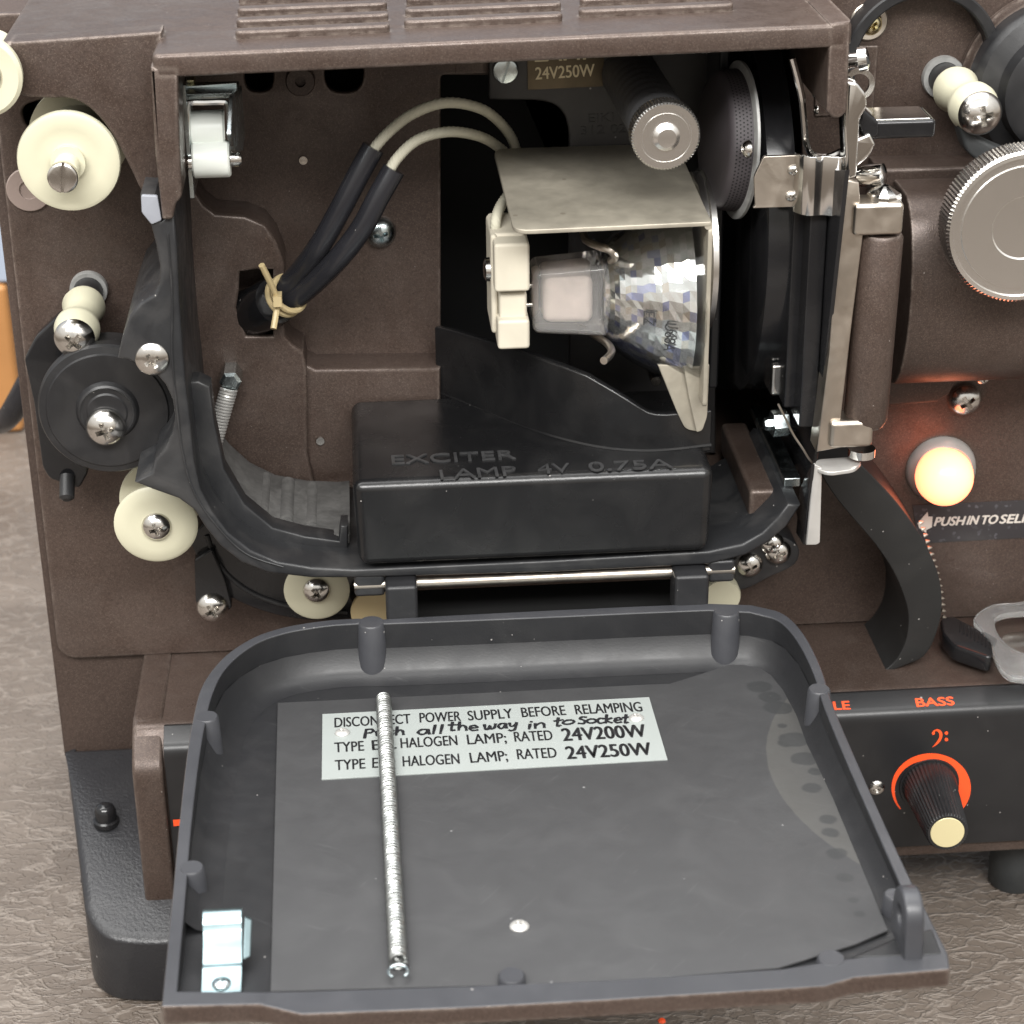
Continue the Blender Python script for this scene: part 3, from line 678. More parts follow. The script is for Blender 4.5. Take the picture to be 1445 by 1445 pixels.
# ---- roller catch inside the left cheek
g = G()
Yc = -33
p, q = onY(258, 110, Yc), onY(266, 268, Yc); g.add(*g_box(p.x, p.x+1.2, Yc-8, Yc+12, q.z, p.z))
p, q = onY(262, 138, Yc-3), onY(334, 122, Yc-3); g.add(*g_box(p.x, q.x, Yc-3, Yc+10, p.z, p.z+1))
g.add(*g_prY([rounded([(262, 122), (334, 117), (333, 138), (264, 143)], 2)], Yc+4, Yc+5, .1))
p = onY(330, 150, Yc-8); pq = [(q.y, q.z) for q in (onX(a, b, p.x) for a, b in ((323, 135), (336, 120), (341, 190), (338, 212), (327, 216), (320, 190)))]
g.add(*g_prX([rounded(pq, 2)], p.x, p.x+1, .1, px=False))
rc = g.build('roller_catch', M['zinc'], PJ, bevel=.2)
tube('wire_bail', [onY(x, y, Yc-7) for x, y in ((264, 212), (264, 180), (265, 150), (269, 145), (290, 144.5), (314, 144), (319, 148), (320, 172), (321, 196))], .85, M['chrome'], rc, 5, 8)
for (xa, xb, yc, ry, Yr) in ((269, 318, 184, 25, Yc-1), (272, 325, 226, 23, Yc-6)):
    a, b_ = onY(xa, yc, Yr), onY(xb, yc-2, Yr); L1 = b_.x-a.x; rr = mm(ry, Yr)
    lathe('catch_roller', [(0, 0), (rr-.5, 0), (rr, .5), (rr, L1-.5), (rr-.5, L1), (0, L1)], a, (1, 0, 0), M['white'], rc, 40)
    lathe('rivet', [(0, L1+3.4), (1.6, L1+3.1), (2.2, L1+2.2), (2.2, L1+.1), (0, L1+.1)], a, (1, 0, 0), M['steel'], rc, 20)
    lathe('rivet', [(0, 2.0), (1.6, 1.8), (2.2, 1), (2.2, 0), (0, 0)], a+Vector((0, -2, 0)), (-1, 0, 0), M['steel'], rc, 20)
g = G(); p = onY(262, 120, -20); g.add(*g_box(p.x, p.x+3, -26, -20, p.z-2, p.z+3)); g.build('brass_stop', M['gold'], rc, bevel=.4)

# ---- film path rollers on the left
def spool(name, px, py, Yf, prof_, m_='ivory', segs=56): return lathe(name, prof_, onY(px, py, Yf), FRONT, M[m_], PJ, segs)
r1 = mm(66, -44)
A = spool('film_roller', 97, 228, -42, [(0, 2), (4.7, 2), (4.7, 0), (5.2, -.2), (9, .3), (r1-1.4, .8), (r1-.3, .3), (r1, -.8), (r1-.2, -2), (9.4, -3.6), (9.4, -24), (r1, -25.5), (r1, -28), (0, -28)])
s0 = onY(97, 228, -40); s1 = onY(88, 247, -50)
lathe('shaft', [(0, 0), (3.6, 0), (3.6, 8.5), (3.3, 9), (0, 9)], s0, FRONT, M['ivory'], A, 32)
v, f = g_screw(onY(89, 250, -50), FRONT, 4.2, 'slot', 1.45, .8); make('screw', v, f, M['steel'], A)
lathe('washer', [(2.8, 1), (6.3, 1), (6.6, .6), (6.6, 0), (0, 0), (0, .3), (2.8, .3), (2.8, 1)], onY(41, 267, -.2), FRONT, mat('clear_nylon_washer', (.34, .27, .24), .25, 0, trans=.25), PJ, 40)
re_ = mm(52, -44)
A = spool('film_roller', -28, 108, -46, [(0, 0), (5, .3), (re_-1, .8), (re_, 0), (re_-.2, -3), (re_-3, -5), (7, -6), (7, -25), (0, -25)])
v, f = g_screw(onY(-28, 108, -46), FRONT, 6, 'phillips', 1.45, .8); make('screw', v, f, M['steel'], A)
prY('roller_arm', [rounded([(-48, 92), (40, 84), (40, 132), (-48, 132)], 12)], -22, -17, M['brown'], PJ, .8)
r2 = mm(58, -36)
A = spool('film_roller', 220, 741, -36, [(0, 1.2), (4.2, 1.2), (4.4, .9), (8, .7), (r2-1, .3), (r2, -.5), (r2-.2, -2), (7.5, -3), (7.5, -17), (r2, -18), (r2, -20), (0, -20)])
screw(221, 743, -37, 21, A, rot=.25)
r4 = mm(47, -24)
A = spool('film_roller', 447, 834, -24, [(0, 1), (3.8, 1), (4, .8), (r4-1, .2), (r4, -.6), (r4-.2, -2), (6, -2.6), (6, -14), (r4, -15), (r4, -17), (0, -17)])
screw(447, 833, -25, 20, A, rot=.7)
A = spool('film_roller', 1018, 842, -18, [(0, 1), (6, .8), (6.4, -.4), (6.2, -9), (0, -9)])
# grooved guide roller standing out on its post
def post_roller(bx, by, ex, ey, br, sr, Y1, parent=PJ, rot=.4):
    b0, e0 = onY(bx, by, 0), onY(ex, ey, Y1); ax_ = (e0-b0); L0 = ax_.length
    R0 = lathe('guide_roller', [(0, L0*.30), (sr*.92, L0*.30), (sr, L0*.36), (sr*.80, L0*.50), (sr*.76, L0*.60), (sr*.84, L0*.70), (sr*1.02, L0*.74), (sr*1.04, L0*.80), (sr*.9, L0*.93), (0, L0*.95)], b0, ax_, M['ivory'], parent, 48, ang=50)
    lathe('ring_base', [(br*.74, .5), (br*.78, 2.2), (br, 2.2), (br+.2, 1.8), (br+.2, -.5)], b0, FRONT, M['dullzinc'], R0, 40, recalc=False)
    lathe('post', [(0, 0), (sr*.7, 0), (sr*.7, L0*.32), (0, L0*.32)], b0, ax_, M['black'], R0, 24)
    v, f = g_screw(e0-ax_.normalized()*(L0*.05), FRONT, sr*.92, 'phillips', rot); make('screw', v, f, M['steel'], R0, ang=28)
post_roller(126, 407, 104, 481, 5.5, 6.4, -34, rot=.75)
# black roller arm and the big roller
arm = prY('roller_arm', [rounded([(34, 507), (50, 476), (84, 444), (120, 452), (142, 500), (250, 520), (200, 640), (126, 640), (124, 668), (112, 690), (70, 676), (60, 660), (48, 570)], [6, 8, 8, 8, 4, 6, 6, 4, 6, 6, 6, 6, 4])], -16, -11, M['gloss'], PJ, .8)
lathe('locating_pin', [(0, 8), (1.2, 8), (2.3, 7.2), (2.4, 0), (0, 0)], onY(95, 672, -16), (0, -.75, -.65), M['black'], arm, 20)
RB = mm(94, -36)
bo = onY(152, 579, -36)
br_ = lathe('pressure_roller', [(0, 2), (5.5, 2), (6, 1.6), (7.2, 1.6), (7.8, 2.0), (8.4, 1.6), (9.2, .3), (RB*.78, .9), (RB*.86, .8), (RB*.88, .2), (RB*.97, -.2), (RB, -1.2), (RB, -4), (RB*.9, -6), (RB*.9, -16), (0, -16)], onY(152, 579, -36), FRONT, M['black'], PJ, 80, ang=22)
screw(149, 603, -39, 27, br_, rot=.3)
# film guide casting under the frame
gd = prY('film_guide', [smooth([(268, 765), (284, 800), (304, 828), (340, 851), (388, 868), (440, 876), (500, 874), (566, 868)], 3, False)+[(566, 800), (440, 800), (345, 770), (300, 720)]], -14, -.5, M['gloss'], PJ, .8)
tube('guide_lip', [onY(x, y, -14.2) for x, y in ((292, 755), (305, 790), (330, 820), (368, 843), (420, 858), (490, 864))], .8, M['black'], gd, segs=8)
prY('lug', [rounded([(274, 790), (300, 775), (318, 820), (328, 858), (310, 872), (284, 866), (276, 850)], 5)], -17, -2, M['gloss'], gd, .7)
screw(300, 857, -17, 23, gd, rot=.5)
lathe('amber_disc', [(0, 1), (8, 1), (8.4, .6), (8.4, 0), (0, 0)], onY(532, 862, -20), FRONT, M['tie'], PJ, 32)
# hinge of the lid
a, b_ = onY(500, 826, -56), onY(1036, 803, -56)
hr = lathe('hinge_rod', [(0, 0), (1.6, 0), (1.6, (b_-a).length), (0, (b_-a).length)], a, b_-a, M['satin'], PJ, 16)
g = G()
for x0, x1, yt, yb in ((499, 544, 812, 842), (1000, 1037, 792, 822)):
    p, q = onY(x0, yt, -57.5), onY(x1, yb, -57.5); make('hinge_lug', *g_box(p.x, q.x, -57.5, -44, q.z, p.z), M['frame'], PJ, bevel=1.2)
for (x, y) in ((1058, 797), (1098, 779), (1090, 768)): screw(x, y, -14, 20 if y > 770 else 18, PJ, rot=.4)
prY('screw_plate', [smooth([(1030, 800), (1052, 774), (1090, 755), (1125, 770), (1122, 796), (1085, 815), (1050, 832), (1032, 826)], 4)], -14, -2, M['frame'], PJ, .5)
screw(1018, 767, -40, 10, PJ, 'gold', rot=.3, hz=.4, ax=(0, -.3, 1))

# ---- inside right: shutter, condenser, blower disc, bracket
lathe('shutter_housing', [(0, 0), (56, 0), (58, 1), (58, 9), (0, 9)], Vector((XR+17, 14, 82)), (1, 0, 0), M['gloss'], PJ, 96)
lathe('condenser_ring', [(0, 0), (21, 0), (23, .6), (23, 2.6), (24.3, 3), (24.3, 4.6), (0, 4.6)], Vector((XR+.4, -14, 77)), (1, 0, 0), M['alu'], PJ, 72)
g = G()
g.add(*g_box(XR+8, XR+11, -10, 14, 30, 143)); 
g.build('light_baffle', M['panel'], PJ, bevel=.8)
X0 = onY(1050, 200, -34).x
dc = onX(1038, 198, X0)
axd = Vector((-.99, -.09, .05))
pad_ = lathe('perforated_pad', [(0, 6.9), (17.4, 6.8), (19.2, 6.3), (19.9, 5.2), (20.4, .5), (0, .5)], dc, axd, M['foam'], PJ, 72, ang=50)
lathe('backing_plate', [(0, .5), (21.5, .5), (22.6, 0), (22.6, -.8), (0, -.8)], dc, axd, M['dullzinc'], pad_, 64)
# tiny punched holes round the rim of the pad
u, v_, a_ = basis(axd); g = G()
for ri, h in enumerate((1.2, 2.2, 3.2, 4.2, 5.2)):
    rr = 20.45-(h-.5)*.125
    for k in range(110):
        t = 2*pi*(k+.5*(ri % 2))/110
        nrm = (u*cos(t)+v_*sin(t)); 
        if nrm.dot(Vector((0, -1, .4))) < -.2: continue
        c = dc+a_*h+nrm*(rr+.10); tg = nrm.cross(a_)
        g.add([c+tg*cos(w2)*.27+a_*sin(w2)*.27 for w2 in [2*pi*i/6 for i in range(6)]], [tuple(range(6))])
g.build('punched_holes', M['void'], pad_, flat=True)
v, f = g_screw(onX(1056, 210, X0-1), axd, 2.6, 'phillips', .4, 1.2); make('screw', v, f, M['steel'], pad_)
br2 = prY('arm_bracket', [rounded([(1066, 290), (1064, 250), (1078, 221), (1125, 219), (1124, 292), (1062, 294)], [2, 6, 3, 2, 2, 3])], -52, -50.6, M['satin'], PJ, .2)
for x, y in ((1119, 240), (1116, 277)): screw(x, y, -52, 7.5, br2, rot=.5)
# bent chrome strip behind and right of it
pf = []
for k in range(0, 21):
    t = k/20; pf.append((onY(1122+t*74, 250, -53).x, -53-5.0*sin(pi*t*.9)-1.2*sin(pi*3*t)))
lp_ = pf+[(x-.2, y+1.4) for x, y in pf[::-1]]
zz0, zz1 = onY(1150, 303, -56).z, onY(1150, 220, -56).z
prZ('chrome_strip', [lp_], zz0, zz1, M['chrome'], br2, .15, px=False)
tube('strip_edge', [onY(x, y, -45) for x, y in ((1118, 82), (1126, 112), (1132, 140), (1135, 170), (1138, 200), (1146, 218), (1165, 222), (1186, 214), (1206, 202))], 1.0, M['chrome'], br2, 6, 8)
# latch lever and its chrome pull
g = G()
g.add(*g_prY([rounded([(1196, 116), (1210, 117), (1222, 132), (1224, 152), (1214, 168), (1209, 250), (1195, 254), (1192, 180)], [2, 4, 4, 4, 4, 3, 3, 3])], -60, -52, .8))
g.add(*g_prY([rounded([(1206, 198), (1228, 188), (1236, 204), (1228, 220), (1210, 236), (1206, 230)], [4, 4, 4, 4, 4, 4])], -58, -50, .8))
lv = g.build('latch_lever', M['chrome'], PJ)
p, q = onY(1236, 171, -56), onY(1320, 195, -56)
bar = make('pull_bar', *g_box(p.x-3, q.x, -56, -42, q.z, p.z), M['gloss'], lv, bevel=1.2, seg=3)
make('pull_bar_inlay', *g_box(p.x-2, q.x-1.6, -55.3, -42.6, p.z-.3, p.z+.25), M['chrome'], lv, bevel=.2)
prY('pull_collar', [rounded([(1214, 150), (1240, 172), (1240, 192), (1222, 200), (1212, 176)], 4)], -57, -46, M['gloss'], lv, .8)
lathe('latch_screw', [(0, 3), (1.5, 3), (3.2, 2.4), (3.4, 0), (2, -.2), (2, -5), (0, -5)], onY(1212, 84, -42), (.9, -.3, .2), M['chrome'], lv, 24)
lathe('latch_ring', [(3.0, 1), (4.5, 1), (4.5, 0), (3.0, 0), (3.0, 1)], onY(1211, 118, -36), FRONT, M['steel'], lv, 28)
for (x, y) in ((1161, 90), (1150, 132), (1153, 155)): screw(x, y, -34, 6, PJ, 'steel', rot=.2, ax=(-1, 0, 0))
# ---- film gate
GY = -62
gt = prY('film_gate', [[(1194, 254), (1212, 258), (1218, 332), (1203, 450), (1187, 588), (1185, 632), (1152, 638), (1170, 500), (1184, 311)]], GY, GY+9, M['satin'], PJ, .35)
pB = onY(1172, 470, GY)
g = G(); g.add(*g_prX([[(q.y, q.z) for q in (onX(a, b, pB.x) for a, b in ((1196, 240), (1152, 640), (1137, 765), (1120, 700), (1075, 640), (1075, 320), (1120, 240)))]], pB.x-.6, pB.x+.6, .1, px=False))
make('gate_plate', g.v, g.f, M['gloss'], gt)
g = G()
xg = onY(1140, 470, -50).x
g.add(*g_box(xg-2, pB.x-.8, -54, -30, 35, 108)); g.add(*g_box(xg-5, xg-1.5, -46, -22, 38, 104))
make('gate_channel', g.v, g.f, M['gloss'], gt, bevel=.6)
p, q = onY(1206, 289, GY-2), onY(1274, 332, GY-2); make('hinge_arm', *g_box(p.x, q.x, GY-2, GY+8, q.z, p.z), M['satin'], gt, bevel=1.3, seg=3)
p, q = onY(1172, 596, GY-2), onY(1232, 632, GY-2); make('hinge_arm', *g_box(p.x, q.x, GY-2, GY+8, q.z, p.z), M['satin'], gt, bevel=1.6, seg=3)
ht, hb = onY(1243, 330, GY+4), onY(1221, 594, GY+4)
lathe('hinge_barrel', [(0, -.5), (5.6, -.5), (6.3, .6), (6.3, (hb-ht).length-1.2), (5.2, (hb-ht).length+1), (0, (hb-ht).length+1)], ht, hb-ht, M['brown'], gt, 40)
hc = onY(1247, 286, GY+4)
v, f = g_lathe([(0, 5.4), (1.2, 5), (4.6, 3.2), (4.9, 2.6), (4.9, 0), (0, 0)], hc, (0, 0, 1), 12); make('hinge_screw', v, f, M['chrome'], gt, flat=True)
lathe('hinge_screw', [(0, 0), (4, 0), (4, 2.4), (0, 2.4)], onY(1216, 632, GY+4), (0, 0, -1), M['chrome'], gt, 28)
lathe('spring_post', [(0, 0), (2.6, 0), (3.4, 3), (3.2, 8), (0, 9)], onY(1208, 250, -50), (.8, -.5, .2), M['chrome'], gt, 28)
# lower gate flap
g = G()
g.add(*g_prY([rounded([(1149, 655), (1160, 660), (1157, 766), (1152, 769), (1138, 769)], [3, 2, 2, 2, 0])], GY-1, GY+.4, .2))
zf = onY(1180, 658, GY).z
g.add(*g_prZ([rounded([(q.x, q.y) for q in (onZ(a, b, zf) for a, b in ((1149, 660), (1152, 648), (1205, 644), (1217, 651), (1206, 662), (1170, 667)))], 2)], zf-1.2, zf, .25, px=False))
g.build('gate_flap', M['flapsteel'], PJ)
pb = onY(1138, 760, GY)
prX('flap_side', [[(q.y, q.z) for q in (onX(a, b, onY(1148, 700, GY).x-.8) for a, b in ((1149, 655), (1137, 768), (1127, 752), (1132, 690)))]], onY(1148, 700, GY).x-1.6, onY(1148, 700, GY).x-.6, M['gloss'], PJ, .1, px=False)
# small parts inside the gate
b1 = onY(1082, 640, -44); make('brown_block', *g_box(onY(1058, 700, -44).x, onY(1096, 700, -44).x, -44, 8, onY(1080, 735, -44).z, onY(1080, 692, -44).z), M['brown'], PJ, bevel=1.4, seg=3)
make('guide_bar', *g_box(onY(1106, 685, -46).x, onY(1130, 685, -46).x, -46, 10, onY(1110, 688, -46).z, onY(1110, 675, -46).z), M['zinc'], PJ, bevel=.5)
hx = onY(1110, 596, -40)
v, f = g_lathe([(0, 7), (1.6, 7), (2, 6.4), (2, 4.6), (4, 4.6), (4, 0), (0, 0)], hx, (-1, -.1, 0), 6); make('hex_nut', v, f, M['zinc'], PJ, flat=True)
tube('pivot_rod', [onY(1078, 456, -18), onY(1092, 482, -26), onY(1108, 510, -34)], 1.6, M['satin'], PJ, 3, 12)
make('pivot_block', *g_box(onY(1088, 530, -34).x, onY(1122, 530, -34).x, -34, -22, onY(1100, 560, -34).z, onY(1100, 515, -34).z), M['steel'], PJ, bevel=1.2)
tube('wire_spring', [onY(x, y, -52) for x, y in ((1098, 570), (1108, 590), (1120, 614), (1132, 632), (1142, 648), (1150, 656))], .35, M['satin'], PJ, 5, 6)

# ---- right side of the panel
ao = onY(1290, 82, 0); ri, ro = mm(88, 0), mm(103, 0)
V, F = g_lathe([(ri, 0), (ri, 9), (ri+.5, 9.5), (ro-.5, 9.5), (ro, 9), (ro, 0), (ri, 0)], ao, FRONT, 60, None, -.35+pi*0, pi+.62)
make('film_track_arc', V, F, M['black'], PJ, ang=30)
lathe('recess_ring', [(3.7, .6), (5.2, .8), (5.6, .5), (5.6, 0), (0, 0), (0, .1), (3.6, .1), (3.7, .6)], onY(1226, 30, -.2), FRONT, M['satin'], PJ, 40)
screw(1229, 34, -.4, 15, PJ, 'gold', rot=.5)
prY('raised_pad', [rounded([(1150, 66), (1240, 64), (1232, 160), (1150, 165)], 3)], -1.0, 0, M['brown'], PJ, .5)
post_roller(1330, 108, 1386, 163, 6.2, 6.9, -38, rot=.2)
prY('roller_arm', [smooth([(1352, 168), (1372, 190), (1400, 205), (1470, 240), (1470, 290), (1400, 240), (1368, 218), (1358, 196)], 4)], -34, -26, M['rubber'], PJ, 1)
RS = mm(112, -14)
lathe('sprocket_wheel', [(0, 14), (RS*.62, 14), (RS*.70, 13.2), (RS*.74, 9), (RS*.93, 7), (RS*.98, 5.5), (RS, 4), (RS, 0), (0, 0)], onY(1482, 118, -8), FRONT, M['black'], PJ, 80, ang=25)
lathe('sprocket_rim', [(RS+1, 2.5), (RS+3.6, 2), (RS+3.6, 0), (RS+1, 0), (RS+1, 2.5)], onY(1482, 118, -1), FRONT, M['brown'], PJ, 80)
# lens housing: horizontal bulge with stepped top
X1 = onY(1232, 400, 0).x-2
def zY(y, Y): return onY(1330, y, Y).z
ztop = onY(1330, 218, 0).z
# bulge profile (Y, Z): flat top ledge then a half-round front
zt1 = onY(1310, 278, -30).z; zb1 = onY(1310, 533, -22).z
cz = (zt1+zb1)/2
prf = [(3, zt1+.0), (-24, zt1)] + [(-24-16*sin(t), cz+(zt1-cz)*cos(t)) for t in [pi*k/18 for k in range(1, 18)]] + [(-22, zb1), (3, zb1)]
prX('lens_housing', [prf], X1+3, 262, M['brown'], PJ, .6, px=False, ang=25)
zl0, zl1 = onY(1330, 276, -12).z, onY(1330, 236, -12).z
prX('housing_ledge', [rounded([(3, zl0-6), (-12, zl0-6), (-12, zl1), (3, zl1+.5)], [0, 0, 1.5, 0])], X1-2, 262, M['brown'], PJ, .5, px=False)
prY('housing_flap', [[(1240, 531), (1352, 528), (1340, 556), (1322, 568), (1240, 574)]], -10, -1, M['brown_dark'], PJ, .8)
screw(1362, 564, -1, 24, PJ, rot=.6); screw(1387, 533, -14, 10, PJ, rot=.2)
# focus knob
kc = onY(1446, 322, -58); RK = mm(106, -58)
kb = lathe('focus_knob', [(0, -.6), (RK*.40, -.6), (RK*.42, -.2), (RK*.80, -.2), (RK*.81, -.8), (RK*.90, -.8), (RK*.91, 0), (RK*.96, -.1), (RK, -1), (RK, -9.5), (RK*.97, -10), (0, -10)], kc, FRONT, M['alu'], PJ, 360, knurl=(8, 9, 120, .45), ang=25)
lathe('knob_hub', [(0, 0), (14, 0), (14, 18), (0, 18)], kc+Vector((0, 10, 0)), (0, 1, 0), M['brown_dark'], kb, 32)
# pilot lamp
pc = onY(1327, 661, 0)
pl = lathe('pilot_lamp', [(0, 0), (11.4, 0), (11.5, .6), (10.9, 3.0), (9.4, 4.6), (8.9, 4.4), (8.6, 1.5), (0, 1.5)], pc, FRONT, M['flapsteel'], PJ, 64, ang=40)
pe = onY(1338, 684, -27)
lathe('lit_bulb', [(0, 24.5), (3, 24.1), (5.6, 22.8), (7.7, 20.6), (8.9, 17.6), (9.2, 14.5), (8.9, 12), (8.2, 10), (8.0, 3), (0, 2)], pc, (pe-pc), M['glow'], pl, 56, ang=60)
# instruction band
bd = prY('instruction_band', [[(1288, 713), (1470, 705), (1470, 758), (1296, 767)]], -.35, -.02, M['band'], PJ, .05)
g = G()
for txt, x0, y0, x1, y1 in (('PUSH', 1318, 742, 1359, 740.5), ('IN', 1364, 740, 1378, 739.6), ('TO', 1383, 739.5, 1406, 738.5), ('SELF-', 1410, 738.4, 1456, 736.5)):
    g.add(*g_text(txt, onY(x0, y0, -.35), onY(x1, y1, -.35), mm(13, 0)/.9, FRONT, .05, .22, 0, .05))
hand = [(1295, 738), (1309, 722), (1310, 729), (1316, 729), (1315, 744), (1307, 748), (1307, 752), (1297, 745)]
g.add([Vector((q.x, -.42, q.z)) for q in (onY(a, b, -.4) for a, b in hand)], [tuple(range(len(hand)))])
g.build('instruction_lettering', M['silverprint'], bd, flat=True, recalc=False)
# curved film guard
lft = smooth([(1158, 668), (1178, 700), (1205, 733), (1235, 768), (1260, 805), (1275, 840), (1282, 870), (1278, 905), (1264, 932), (1246, 948)], 4, False)
rgt = smooth([(1250, 950), (1280, 938), (1304, 926), (1320, 898), (1329, 860), (1326, 818), (1312, 780), (1290, 742), (1258, 700), (1215, 655)], 4, False)
gu = prY('film_guard', [lft+rgt], -31, -.3, mat('matt_black_guard', (.011, .011, .011), .5, 0, (1.2, .05), None, None, (0.78, .98, DUSTC, .02)), PJ, .4)
g = G()
for k in range(16):
    t = k/15; x, y = 1296+33*sin(t*1.35)+1.5, 738+132*t
    p = onY(x, y, -20); g.add(*g_lathe([(0, 1.6), (.35, 1.2), (.8, 0), (0, 0)], p, (1, -.1, .35*(1-2*t)), 8))
g.build('sprocket_teeth', M['satin'], gu)
# lever and clear loop former on the ledge
zl = -61.8
lv2 = prZ('tab_lever', [rounded([(q.x, q.y) for q in (onZ(a, b, zl+8) for a, b in ((1326, 872), (1345, 868), (1408, 902), (1398, 928), (1345, 910), (1330, 893)))], [2, 2, 2, 2, 2, 2])], zl+2, zl+8, M['gloss'], PJ, 1.0, px=False)
g = G(); aa, bb = onZ(1350, 872, zl+8.1), onZ(1402, 902, zl+8.1)
for k in range(9):
    t = .1+.8*k/8; o_ = Vector((aa.x+(bb.x-aa.x)*t, aa.y+(bb.y-aa.y)*t-1, zl+8.1)); g.add(*g_tube([o_, o_+Vector((-2.2, -6.5, 0))], .28, 6))
g.build('grip_ribs', M['gloss'], lv2)
og = smooth([(1374, 872), (1396, 854), (1430, 850), (1490, 852), (1490, 955), (1440, 957), (1418, 950), (1404, 928), (1398, 905), (1385, 890)], 4)
ih = smooth([(1404, 878), (1412, 868), (1440, 864), (1480, 866), (1480, 925), (1450, 922), (1426, 912), (1410, 896)], 4)
zc_ = zl+9
cl = prZ('clear_loop_former', [px2(og, onZ, zc_), px2(ih, onZ, zc_)], zc_-2.2, zc_, M['clear'], PJ, .6, px=False)
prZ('former_base', [px2(smooth([(1412, 905), (1425, 892), (1470, 895), (1470, 935), (1430, 930)], 4), onZ, zl+2)], zl, zl+2, M['steel'], cl, .5, px=False)

# ---- amplifier housing and control panel
AY = -43.0; AF = -51.5
xL = -119.0
zA = -61.8
zlow = onY(1350, 1208, AF).z
prX('amplifier_housing', [rounded([(20, zA), (AY, zA), (AF+1, zA-9), (AF+1, zlow), (20, zlow)], [0, 2.0, 3, 1.5, 0])], xL, 262, M['brown'], PJ, .6, px=False)
zs = onY(1300, 1008, AF).z; zpb = onY(1350, 1190, AF).z
x0p = onY(1080, 1010, AF).x-60
cp = prX('control_panel', [rounded([(AY+1, zA-.6), (AY-1.2, zA+.15), (AF-.6, zs+1), (AF-.6, zpb), (AF+2, zpb), (AF+2, zs)], [.1, .3, 3, .4, .1, .1], 6)], xL+9, 262, M['panel'], PJ, .2, px=False, ang=30)
nrm = Vector((0, -(zA-zs), (AY-1.2-AF+.6))).normalized(); nrm = Vector((0, -abs(zA-zs-1), abs(AY-1.2-AF+.6))).normalized()
P0 = Vector((0, (AY-1.2+AF-.6)/2, (zA+zs+1)/2))
def onPanel(x, y): return onP(x, y, P0, nrm)
for txt, x0, y0, x1, y1 in (('BASS', 1294, 997.5, 1347, 995), ('TREBLE', 1118, 1004, 1200, 1001)):
    A, B = onPanel(x0, y0), onPanel(x1, y1); H = (onPanel(x0, y0-12)-A).length
    make('panel_lettering', *g_text(txt, A, B, H, nrm, .045, 0, 0, .12), M['orange'], cp, flat=True)
FY = AF-.75
def flatY(lp, i=0): 
    return [Vector((q.x, FY, q.z)) for q in (onY(a, b, FY) for a, b in lp)], [tuple(range(len(lp)))]
def dial(cx, cy):
    g = G(); n = 44; a0, a1 = R_(218), R_(-38); inn = []; oo = []
    for k in range(n+1):
        a = a0+(a1-a0)*k/n; t = k/n; r1_ = 48; wd = 2+15*min(1, t*1.25)**1.0
        inn.append((cx+(56-wd)*cos(a), cy-(49-wd*.9)*sin(a))); oo.append((cx+56*cos(a), cy-49*sin(a)))
    V = [Vector((q.x, FY, q.z)) for q in (onY(x, y, FY) for x, y in inn+oo)]
    g.add(V, [(k, k+1, n+2+k, n+1+k) for k in range(n)])
    return g
dial(1163, 1120).build('dial_ring', M['orange'], cp, flat=True); dial(1314, 1112).build('dial_ring', M['orange'], cp, flat=True); g = G()
# bass clef
ot = smooth([(1315, 1034), (1318, 1030.5), (1323, 1029), (1328, 1031.5), (1330, 1037), (1328, 1044), (1323, 1050), (1315, 1055)], 5, False)
inn = smooth([(1315, 1055), (1321, 1048), (1325, 1041), (1325.5, 1036), (1323, 1032), (1319.5, 1032.5), (1319, 1036), (1316, 1037)], 5, False)
poly = [Vector(p) for p in ot]+[Vector(p) for p in inn]
n1 = len(ot)
V = [Vector((q.x, FY, q.z)) for q in (onY(p[0], p[1], FY) for p in ot+inn[::-1])]
g.add(V, [(k, k+1, n1+k+1, n1+k) for k in range(n1-1)])
for cy in (1034.5, 1043.5): g.add(*flatY(circle((1335.5, cy), 2.5, 14)))
g.build('bass_clef_mark', M['orange'], cp, flat=True)
make('print_mark', *flatY([(244, 1157), (256, 1156), (254, 1165), (245, 1166)]), M['orange'], cp, flat=True)
def knob(cx, cy, ex, ey):
    b0, e0 = onY(cx, cy, AF-1), onY(ex, ey, AF-30); ax_ = Vector((e0-b0)); L0 = ax_.length
    kk = lathe('tone_knob', [(0, .3), (8.6, .3), (8.8, .8), (8.2, 5), (6.6, L0-.6), (6.0, L0), (5.4, L0), (5.3, L0-.3), (0, L0-.3)], b0, ax_, M['black'], PJ, 200, knurl=(2, 4, 40, .45), ang=30)
    lathe('knob_cap', [(0, .15), (5.1, .15), (5.25, 0), (5.2, -.4), (0, -.4)], e0, ax_, M['capcream'], kk, 40)
    lathe('knob_base_collar', [(0, .6), (9.6, .6), (9.8, 0), (0, 0)], onY(cx, cy, AF-.6), FRONT, M['panel'], kk, 40)  # flat black disc around the knob's base
knob(1311, 1107, 1337, 1175); knob(1160, 1116, 1184, 1185)
screw(1237, 1112, AF-.5, 13, cp, 'steel', rot=.1, hz=.7)
# left end cap of the amplifier with its black inset
g = G()
g.add(*g_prX([rounded([(8, zA+.6), (AY+2, zA+.6), (AF-2.5, zA-9.5), (AF-3, zlow-1.5), (8, zlow-1.5)], [0, 3.5, 4, 2, 0])], xL-1.0, xL+8.5, 1.2, px=False))
g.build('end_cap', M['brown'], PJ)
